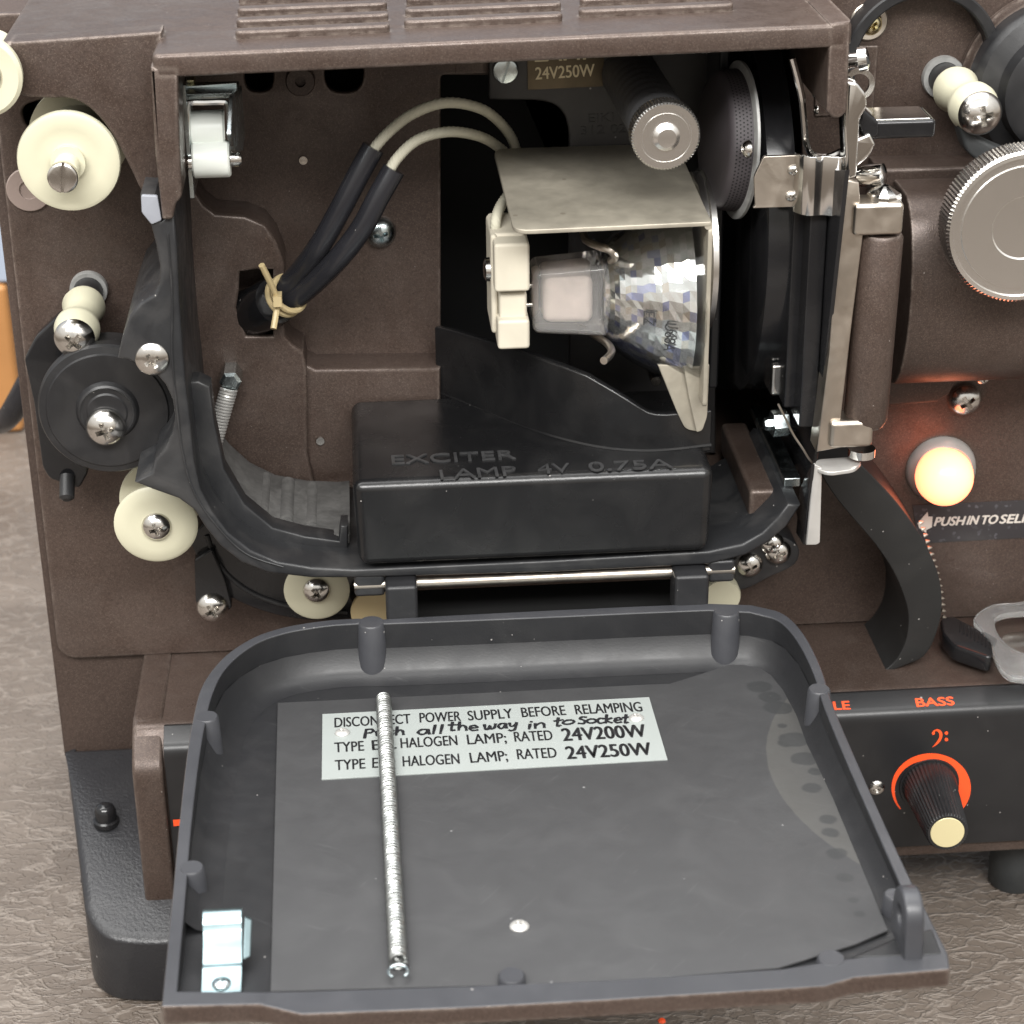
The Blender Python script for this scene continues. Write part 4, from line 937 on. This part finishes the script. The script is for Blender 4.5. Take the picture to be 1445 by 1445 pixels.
# ---- base foot at the left and feet
def zft(Y): return -98.0+Y*.40 if Y < 0 else -98.0
ol = [(-149.5, 4), (-138.5, -58), (-132, -66), (-120, -68.5), (-85, -68.5), (-85, 4)]
olr = smooth(ol[0:1]+ol[1:2], 4, False)+rounded(ol[1:5], [5, 7, 7, .1])[1:]+[(-85, 4)]
olr = rounded(ol, [.1, 9, 6, 6, .1, .1], 6)
v, f = g_prZ([olr], TZ+.2, -98, 3.4, px=False, res=5)
cz_ = [p[2] for p in v]
v2 = []
for (x, y, z) in v:
    t = (z-TZ)/(-98-TZ); v2.append((x, y, TZ+.2+t*(zft(min(0, y))-TZ-.2)))
# front wall leans out a little towards the table
ft = make('base_foot', v2, f, M['foot'], PJ, ang=50)
bt = onY(150, 1160, -14); bt = onP(150, 1158, Vector((0, 0, -98)), Vector((0, -.371, .928)))
lathe('foot_button', [(0, 6.6), (1.5, 6.4), (2.9, 5.4), (3.5, 3.8), (3.5, .9), (4.2, .5), (4.3, -1), (0, -1)], bt, (0, 0, 1), M['gloss'], ft, 32)
for x in (1432,): 
    q = onZ(x, 1256, TZ); lathe('rubber_foot', [(0, 0), (7.5, 0), (8.2, 1), (8.6, 14), (8.6, 32), (0, 32)], Vector((q.x+.5, q.y+5, TZ+.1)), (0, 0, 1), M['rubber'], PJ, 32)

# =================================================================== the lid
ZT = -16.7
LIDP = [(545, 873), (505, 872), (470, 874), (430, 879), (395, 886), (360, 898), (325, 919), (300, 944), (283, 972), (273, 1010), (263, 1070), (252, 1170), (241, 1290), (228, 1420), (366, 1417), (426, 1431), (650, 1422), (850, 1411), (1165, 1391), (1205, 1379), (1341, 1367), (1338, 1345), (1290, 1250), (1250, 1165), (1210, 1075), (1176, 995), (1160, 945), (1140, 903), (1118, 875), (1095, 861), (1060, 853), (1000, 851), (900, 855), (770, 861), (650, 867)]
lo = [(q.x, q.y) for q in (onZ(a, b, ZT) for a, b in LIDP)]
BY = lo[0][1]; FYL = min(p[1] for p in lo)
def zfl(Y): t = (Y-BY)/(FYL-BY); return ZT-17.5+t*15.0     # tray floor rises towards the free edge
LIDI = [(545, 880), (505, 880), (472, 882), (435, 887), (400, 894), (366, 906), (336, 926), (314, 950), (300, 980), (291, 1015), (281, 1075), (270, 1170), (260, 1290), (250, 1398), (366, 1399), (426, 1398), (650, 1391), (850, 1383), (1100, 1367), (1200, 1352), (1262, 1344), (1302, 1335), (1276, 1264), (1236, 1172), (1196, 1080), (1163, 1000), (1148, 952), (1129, 912), (1110, 886), (1090, 872), (1058, 864), (1000, 861), (900, 865), (770, 871), (650, 876)]
li = [(q.x, q.y) for q in (onZ(a, b, ZT) for a, b in LIDI)]
def soften2(A, B, hard):
    sa, sb = smooth(A, 4), smooth(B, 4); ra, rb = [], []
    for k in range(len(A)):
        ra.append(Vector(A[k])); rb.append(Vector(B[k]))
        if k in hard or (k+1) % len(A) in hard: continue
        for q in range(1, 4):
            if (sa[4*k+q]-ra[-1]).length > .8: ra.append(sa[4*k+q]); rb.append(sb[4*k+q])
    return ra, rb
loS, liS = soften2(lo, li, (0, 1, 13, 14, 15, 16, 17, 18, 19, 20, 21, 30, 31, 32, 33, 34))
N_ = len(loS); V = []; F = []; ix = []
for (lp_, top) in ((loS, 1), (liS, 1), (liS, 0), (loS, 0)):
    V += [(p.x, p.y, ZT if top else zfl(p.y)-2.2) for p in lp_]
for i in range(N_):
    j = (i+1) % N_
    for k in range(4):
        k2 = (k+1) % 4
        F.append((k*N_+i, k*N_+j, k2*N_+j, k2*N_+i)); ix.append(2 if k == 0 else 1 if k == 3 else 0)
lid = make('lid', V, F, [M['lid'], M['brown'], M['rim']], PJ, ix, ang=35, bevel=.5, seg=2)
# tray floor
mid = [((a[0]*.35+b[0]*.65), (a[1]*.35+b[1]*.65)) for a, b in zip(lo, li)]
v, f = curve_mesh([mid], 1.6, 0)
make('tray_floor', [(p.x, p.y, zfl(p.y)-.8+p.z) for p in v], f, M['lid'], lid)
# soft fillet along the foot of the walls
ins = []
lsp = li; N_ = len(li); ctr = Vector((-6, (BY+FYL)/2))
ring = [0, 2.2, 4.5, 8]; rise = [9, 3.2, 1.0, .05]
def inset(pts, d):
    out = []
    for i in range(len(pts)):
        a, b, c = Vector(pts[i-1]), Vector(pts[i]), Vector(pts[(i+1) % len(pts)])
        n1 = (b-a).normalized(); n2 = (c-b).normalized(); n_ = Vector((-(n1+n2).y, (n1+n2).x)).normalized()
        if (Vector((ctr.x, ctr.y))-b).dot(n_) < 0: n_ = -n_
        out.append(b+n_*d)
    return out
V = []; F = []
for d, h in zip(ring, rise):
    for p in inset(li, d):
        hh = h*max(0.0, min(1, (ZT-zfl(p[1]))/15)); V.append((p[0], p[1], zfl(p[1])+hh*max(.0, 1)))
for k in range(len(ring)-1):
    for i in range(N_):
        j = (i+1) % N_
        if 12 <= i <= 21: continue
        F.append((k*N_+i, k*N_+j, (k+1)*N_+j, (k+1)*N_+i))
make('wall_fillet', V, F, M['lid'], lid, ang=60, recalc=False)
# screw bosses along the walls
g = G()
for x, y, rp in ((524, 878, 22), (1025, 862, 22), (292, 1011, 19), (270, 1224, 21), (1156, 972, 19), (1262, 1262, 18), (1173, 1352, 24), (722, 1376, 23)):
    p = onZ(x, y, ZT); r_ = mm(rp, p.y)*.86
    zb_ = min(ZT-1.5, zfl(p.y)-1)
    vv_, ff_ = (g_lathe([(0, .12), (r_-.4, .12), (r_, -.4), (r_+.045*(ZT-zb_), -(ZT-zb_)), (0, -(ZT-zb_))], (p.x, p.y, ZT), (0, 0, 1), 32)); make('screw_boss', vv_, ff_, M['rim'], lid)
# hinge arms of the lid
g = G()
for x0, x1 in ((545, 589), (955, 1000)):
    p, q = onZ(x0, 866, ZT), onZ(x1, 852, ZT)
    make('hinge_leaf', *g_box(p.x, q.x, -64, -54, ZT-4, onY((x0+x1)/2, 815 if x0 < 700 else 800, -58).z), M['lid'], lid, bevel=1.2)
p, q = onZ(590, 868, ZT), onZ(955, 852, ZT)
make('hinge_web', *g_box(p.x-1, q.x+1, p.y-.5, p.y+3, ZT-14, ZT-2.0), M['lid'], lid, bevel=.6)
make('hinge_gap_floor', *g_box(p.x-6, q.x+6, p.y+4, -30, ZT-12, ZT-9), M['void'], PJ)
# grey heat sheet with water stains
def onF(x, y, lift=0):
    Y0 = onZ(x, y, ZT-8).y
    for _ in range(12): Y0 = onZ(x, y, zfl(Y0)+lift).y
    q = onZ(x, y, zfl(Y0)+lift); return q
def sheet_material():
    Mt = mat('grey_fibre_sheet', (.037, .037, .0385), .56, 0, [(1.2, .06), (.05, .05)], (.012, .04), None, (0.52, .985, (.3, .3, .3), .04), rvar=.06, scratch=[(.55, .07), (-.9, .06)])
    return Mt
SL = .8
shp = [(392, 993), (700, 978), (915, 967), (945, 966), (965, 960), (1089, 920), (1253, 1314), (1205, 1334), (1098, 1367), (850, 1387), (382, 1400)]
sp_ = [onF(a, b, SL) for a, b in shp]
v, f = curve_mesh([[(p.x, p.y) for p in sp_]], .6, .1)
Msh = sheet_material()
sheet = make('heat_sheet', [(p.x, p.y, zfl(p.y)+SL+p.z) for p in v], f, Msh, lid)
# stains in the sheet's own material: round marks and one pale crescent
t = Msh.node_tree; n = t.nodes; L = t.links; b = n['Principled BSDF']; base = b.inputs['Base Color'].links[0].from_socket
geo = n.new('ShaderNodeTexCoord'); nz = n.new('ShaderNodeTexNoise'); nz.inputs['Scale'].default_value = 260; nz.inputs['Detail'].default_value = 3; L.new(geo.outputs['Object'], nz.inputs['Vector'])
def math_(op, a, c, clamp=False):
    x = n.new('ShaderNodeMath'); x.operation = op; x.use_clamp = clamp
    for i, q in enumerate((a, c)):
        if q is None: continue
        if isinstance(q, (int, float)): x.inputs[i].default_value = q
        else: L.new(q, x.inputs[i])
    return x.outputs[0]
def disc(px_, py_, rpx, soft=.5):
    p = (onF(px_, py_, SL)-ORG[sheet])*S
    d = n.new('ShaderNodeVectorMath'); d.operation = 'DISTANCE'; L.new(geo.outputs['Object'], d.inputs[0]); d.inputs[1].default_value = p
    dd = math_('ADD', d.outputs['Value'], math_('MULTIPLY', nz.outputs['Fac'], .0016))
    r = mm(rpx, -150)*S+.0008
    mr_ = n.new('ShaderNodeMapRange'); mr_.inputs[1].default_value = r-soft*S; mr_.inputs[2].default_value = r+soft*S*.2; mr_.inputs[3].default_value = 1; mr_.inputs[4].default_value = 0
    L.new(dd, mr_.inputs[0]); return mr_.outputs[0]
A_, B_, C_ = onF(1083, 1040, SL), onF(1106, 1130, SL), onF(1168, 1192, SL)
ax_, ay_, bx_, by_, cx2, cy2 = A_.x, A_.y, B_.x, B_.y, C_.x, C_.y
dd_ = 2*(ax_*(by_-cy2)+bx_*(cy2-ay_)+cx2*(ay_-by_))
ux = ((ax_**2+ay_**2)*(by_-cy2)+(bx_**2+by_**2)*(cy2-ay_)+(cx2**2+cy2**2)*(ay_-by_))/dd_
uy = ((ax_**2+ay_**2)*(cx2-bx_)+(bx_**2+by_**2)*(ax_-cx2)+(cx2**2+cy2**2)*(bx_-ax_))/dd_
def ring_mask(cx0, cy0, r, soft):
    p = (Vector((cx0, cy0, A_.z))-ORG[sheet])*S
    d = n.new('ShaderNodeVectorMath'); d.operation = 'DISTANCE'; L.new(geo.outputs['Object'], d.inputs[0]); d.inputs[1].default_value = p
    q = n.new('ShaderNodeMapRange'); q.inputs[1].default_value = (r-soft)*S; q.inputs[2].default_value = (r+.6)*S; q.inputs[3].default_value = .25; q.inputs[4].default_value = 1
    L.new(d.outputs['Value'], q.inputs[0]); z = math_('LESS_THAN', math_('ADD', d.outputs['Value'], math_('MULTIPLY', nz.outputs['Fac'], .0006)), (r+.3)*S)
    return math_('MULTIPLY', q.outputs[0], z)
CR = ring_mask(ux, uy, math.hypot(ax_-ux, ay_-uy), 22)
cres = math_('MULTIPLY', CR, 1.0, True)
pale = n.new('ShaderNodeMix'); pale.data_type = 'RGBA'; L.new(math_('MULTIPLY', cres, .6), pale.inputs[0]); L.new(base, pale.inputs[6]); pale.inputs[7].default_value = (.070, .068, .063, 1)
cur = pale.outputs[2]
dk = None
for x, y, r in ((1072, 970, 22), (1098, 1000, 24), (1104, 1026, 9), (1120, 1045, 24), (1135, 1072, 22), (1108, 1050, 14), (1146, 1113, 16), (1168, 1158, 14), (1172, 1176, 14), (1180, 1206, 16), (1192, 1240, 13), (1204, 1272, 8), (1213, 1291, 9), (1150, 1090, 12), (1086, 985, 20)):
    q = disc(x, y, r); dk = q if dk is None else math_('MAXIMUM', dk, q)
dm = n.new('ShaderNodeMix'); dm.data_type = 'RGBA'; L.new(math_('MULTIPLY', dk, .75), dm.inputs[0]); L.new(cur, dm.inputs[6]); dm.inputs[7].default_value = (.025, .026, .027, 1)
L.new(dm.outputs[2], b.inputs['Base Color'])
# white label plate
NF = Vector((0, -(-15.0)/(BY-FYL)*-1, 1)); NF = Vector((0, 1*( (zfl(FYL)-zfl(BY))/(BY-FYL) ), 1)).normalized()
lb = [onF(a, b, SL+.55) for a, b in ((455, 1008), (916, 984), (942, 1072), (454, 1100))]
g = G()
v, f = curve_mesh([[(p.x, p.y) for p in lb]], .4, .06); g.add([(p.x, p.y, zfl(p.y)+SL+.45+p.z) for p in v], f, 0)
LL_ = SL+.66
def LP(zx, zy): return onF(440+zx/2.779, 970+zy/2.779, LL_)
W1 = [('DISCONNECT', 90, 157, 388, 141, 36), ('POWER', 424, 138, 585, 131, 36), ('SUPPLY', 615, 130, 790, 120, 36), ('BEFORE', 826, 117, 998, 108, 36), ('RELAMPING', 1037, 106, 1298, 94, 36),
      ('TYPE', 90, 255, 205, 248, 37), ('EJL', 238, 246, 332, 240, 37), ('HALOGEN', 350, 238, 572, 226, 37), ('LAMP;', 612, 224, 765, 216, 37), ('RATED', 797, 213, 946, 206, 37), ('24V200W', 988, 210, 1316, 193, 47),
      ('TYPE', 92, 325, 210, 318, 38), ('ELC', 238, 316, 325, 312, 38), ('HALOGEN', 358, 310, 580, 299, 38), ('LAMP;', 624, 296, 770, 287, 38), ('RATED', 808, 282, 962, 275, 38), ('24V250W', 1003, 281, 1337, 264, 47)]
for txt, x0, y0, x1, y1, h in W1:
    A, B = LP(x0, y0), LP(x1, y1); H = (LP(x0, y0-h*1.1)-A).length
    V, F = g_text(txt, A, B, H, NF, .03 if h > 40 else .016, 0, 0, .0)
    g.add([(p.x, p.y, zfl(p.y)+LL_+.03) for p in V], F, 1)
# hand-written line, drawn as marker strokes (unit: x-height = 1)
def arc2(cx, cy, r, a, b, n=8): return [(cx+r*cos(R_(a+(b-a)*k/n)), cy+r*sin(R_(a+(b-a)*k/n))) for k in range(n+1)]
GL = {'P': ([[(0, -.2), (.1, 1.6)], [(.1, 1.5), (.5, 1.55), (.7, 1.2), (.5, .85), (.1, .8)]], .95), 'u': ([[(0, 1), (.05, .3), (.25, 0), (.5, .2), (.6, 1)], [(.6, 1), (.65, 0)]], .9),
      's': ([[(.5, .9), (.2, 1), (.08, .75), (.45, .4), (.4, .05), (0, .05)]], .75), 'h': ([[(.05, 1.7), (0, 0)], [(0, .5), (.25, .95), (.5, .8), (.6, 0)]], .85),
      'a': ([[(.6, .9), (.25, 1), (0, .5), (.2, 0), (.5, .2), (.62, .95), (.72, 0)]], .95), 'l': ([[(.1, 1.8), (0, 0)]], .45), 't': ([[(.2, 1.6), (.15, 0), (.4, 0)], [(-.1, 1.0), (.55, 1.1)]], .7),
      'e': ([[(.05, .5), (.55, .6), (.4, 1), (.1, .9), (0, .4), (.2, 0), (.6, .1)]], .8), 'w': ([[(0, 1), (.1, .1), (.35, 0), (.45, .7), (.6, .05), (.85, .2), (.95, 1)]], 1.2),
      'y': ([[(0, 1), (.1, .4), (.4, .35), (.6, 1)], [(.6, 1), (.5, -.3), (.2, -.6), (0, -.45)]], .85), 'i': ([[(.05, 1), (0, 0)], [(.1, 1.4), (.12, 1.5)]], .35), 'n': ([[(0, 1), (.02, 0)], [(.02, .6), (.3, 1), (.5, .8), (.55, 0)]], .8),
      'o': ([arc2(.3, .5, .42, 100, 460, 12)], .85), 'S': ([[(.7, 1.3), (.35, 1.4), (.15, 1.05), (.6, .6), (.5, .05), (.05, .1)]], .9), 'c': ([[(.55, .9), (.2, 1), (0, .5), (.2, 0), (.6, .1)]], .75), 'k': ([[(.05, 1.7), (0, 0)], [(.5, 1), (.05, .5), (.55, 0)]], .8)}
for txt, x0, y0, x1, y1 in (('Push', 207, 196, 362, 186), ('all', 416, 186, 520, 181), ('the', 540, 168, 650, 170), ('way', 676, 166, 804, 158), ('in', 852, 164, 915, 158), ('to', 955, 152, 1024, 145), ('Socket', 1044, 144, 1244, 138)):
    tot = sum(GL[c][1] for c in txt)-.2; x = 0
    sc = (x1-x0)/tot; hs = 19.0
    for c in txt:
        for st in GL[c][0]:
            pts = [Vector((p[0]+x, p[1])) for p in st]
            pts = smooth(pts, 5, False) if len(pts) > 2 else [pts[0].lerp(pts[1], k/4) for k in range(5)]
            W = [LP(x0+p.x*sc+p.y*1.0, y0+(y1-y0)*p.x/tot-p.y*hs) for p in pts]
            for q in W: q.z = zfl(q.y)+LL_+.12
            # flat ribbon strokes
            Vv = []
            for i, q in enumerate(W):
                tt = (W[min(len(W)-1, i+1)]-W[max(0, i-1)]); tt.z = 0; tt = tt.normalized() if tt.length else Vector((1, 0, 0))
                nn = Vector((-tt.y, tt.x, 0))*(.43+.07*sin(i*1.3)); ex = tt*.25*(1 if i == len(W)-1 else -1 if i == 0 else 0)
                Vv += [q+nn+ex, q-nn+ex]
            g.add(Vv, [(2*i, 2*i+1, 2*i+3, 2*i+2) for i in range(len(W)-1)], 2)
        x += GL[c][1]
label = g.build('label_plate', [M['labelwhite'], M['ink'], M['marker']], lid, flat=True, recalc=False)
for x, y, rr, l in ((483, 1034, 12, LL_), (898, 1013, 12, LL_), (733, 1307, 13, SL+.3)):
    v, f = g_screw(onF(x, y, l+.15), NF, mm(rr, -150), 'phillips', .5, .75); make('screw', v, f, M['flapsteel'], lid, ang=28)
# spring clip in the lid's corner
c0, c1 = onF(284, 1404, .5), onF(340, 1404, .5)
prof_ = [Vector((c0.y+a, c0.z+b)) for a, b in ((0, .6), (8, 2.0), (9.2, 2.9), (10.2, 3.2), (11, 3.0))]
prof_ += smooth([(c0.y+12, c0.z+3.2), (c0.y+17, c0.z+6.2), (c0.y+21, c0.z+9.6)], 5, False) + smooth([(c0.y+21.6, c0.z+11.6), (c0.y+23.5, c0.z+13.6), (c0.y+26, c0.z+14.2), (c0.y+28.4, c0.z+12.8), (c0.y+29, c0.z+10.5)], 6, False)
prof_ = [Vector((c0.y+(p[0]-c0.y)*.70, c0.z+(p[1]-c0.z)*.66)) for p in prof_]
lpq = [(p[0], p[1]) for p in prof_] + [(p[0]-.2, p[1]-.7) for p in prof_[::-1]]
clp = prX('spring_clip', [lpq], c0.x, c1.x, M['clipzinc'], lid, .1, px=False, ang=50)
v, f = g_screw(Vector(((c0.x+c1.x)/2, c0.y+2.6, c0.z+.9)), (0, 0, 1), 2.2, 'phillips', .5, .8); make('screw', v, f, M['zinc'], lid)
tgv, tgf = g_hull8([(c1.x+.2, c0.y+9, c0.z+2), (c1.x+1.8, c0.y+10, c0.z+2), (c1.x+2.2, c0.y+17, c0.z+7), (c1.x+.6, c0.y+17, c0.z+8)], [(c1.x+.2, c0.y+11, c0.z+1), (c1.x+1.8, c0.y+12, c0.z+1), (c1.x+2.2, c0.y+19, c0.z+6), (c1.x+.6, c0.y+19, c0.z+7)])
make('clip_tongue', tgv, tgf, M['clipzinc'], lid, bevel=.3)
# ear at the right corner
ex = onZ(1283, 1350, ZT).x
er = [(q.y, q.z) for q in (onX(a, b, ex) for a, b in ((1270, 1358), (1268, 1300), (1274, 1268), (1284, 1255), (1298, 1257), (1306, 1275), (1311, 1320), (1312, 1352)))]
yc_ = onZ(1290, 1345, ZT).y+4.5; zc2 = onY(1288, 1254, yc_).z-6.6; yw = 6.0
ear = [(yc_-yw-1, ZT-1)]+[(yc_+yw*cos(pi-pi*k/12), zc2+yw*1.05*sin(pi*k/12)) for k in range(13)]+[(yc_+yw+1, ZT-1)]
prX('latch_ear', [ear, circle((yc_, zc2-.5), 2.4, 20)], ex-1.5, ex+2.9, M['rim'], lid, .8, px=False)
make('corner_pad', *g_hull8([onZ(x, y, ZT+.15) for x, y in ((1200, 1352), (1330, 1347), (1316, 1310), (1262, 1325))], [onZ(x, y, ZT-3.5) for x, y in ((1200, 1352), (1330, 1347), (1316, 1310), (1262, 1325))]), M['lid'], lid, bevel=.6)

# =================================================================== loose things
a, b_ = onF(541, 986, 3.2), onF(562, 1358, 3.2)
CS = thing('coil_spring', 'long thin zinc coil spring lying across the white label on the open lid', 'spring', a)
v, f = g_coil(a, b_, 1.75, .52, 112, 16, 8); make('coil', v, f, M['springsteel'], CS)
hc = onF(562, 1371, 3.0); ring = [hc+Vector((2.2*cos(t), 2.2*sin(t)*1.05, 0)) for t in [R_(-55+290*k/20) for k in range(21)]]
v, f = g_tube(ring, .42, 8); make('hook', v, f, M['zinc'], CS)
cb = [(-20, 602, 165), (0, 596, 150), (14, 586, 140), (26, 566, 135), (40, 540, 132)]
pts = [onY(*c) for c in cb]; p0 = pts[0]
pts = [Vector((-420, 330, TZ+4.6)), Vector((-330, 260, TZ+4.6)), Vector((p0.x-55, 200, TZ+8)), Vector((p0.x-22, 180, p0.z-14))] + pts
v, f = g_tube(smooth(pts, 6, False), 4.5, 14); tag(make('power_cord', v, f, M['sleeve']), 'thick black cord curving behind the left side of the projector', 'cord')
p, q = onY(-160, 452, 420), onY(40, 560, 420)
wd = make('wooden_box', *g_box(p.x, q.x, 395, 430, TZ+.3, p.z+25), M['wood'], bevel=3)
tag(wd, 'blurred orange wooden block at the far left behind the projector', 'wood block')
p2, q2 = onY(-120, -60, 412), onY(60, 430, 412)
bx = make('storage_box', *g_box(p2.x, q2.x, 398, 427, p.z+25.3, p2.z), mat('pale_blue_card', (.34, .39, .48), .5), bevel=2)
tag(bx, 'pale bluish white box on the wooden block, a sliver at the top left corner', 'box')
q = onZ(934, 1441, TZ)
v, f = g_lathe([(0, .8), (.8, .7), (1.2, .2), (1.3, 0), (0, 0)], (q.x, q.y, TZ+.05), (0, 0, 1), 7); tag(make('orange_crumb', v, f, M['orange'], flat=True), 'tiny orange crumb on the table below the lid edge', 'crumb')
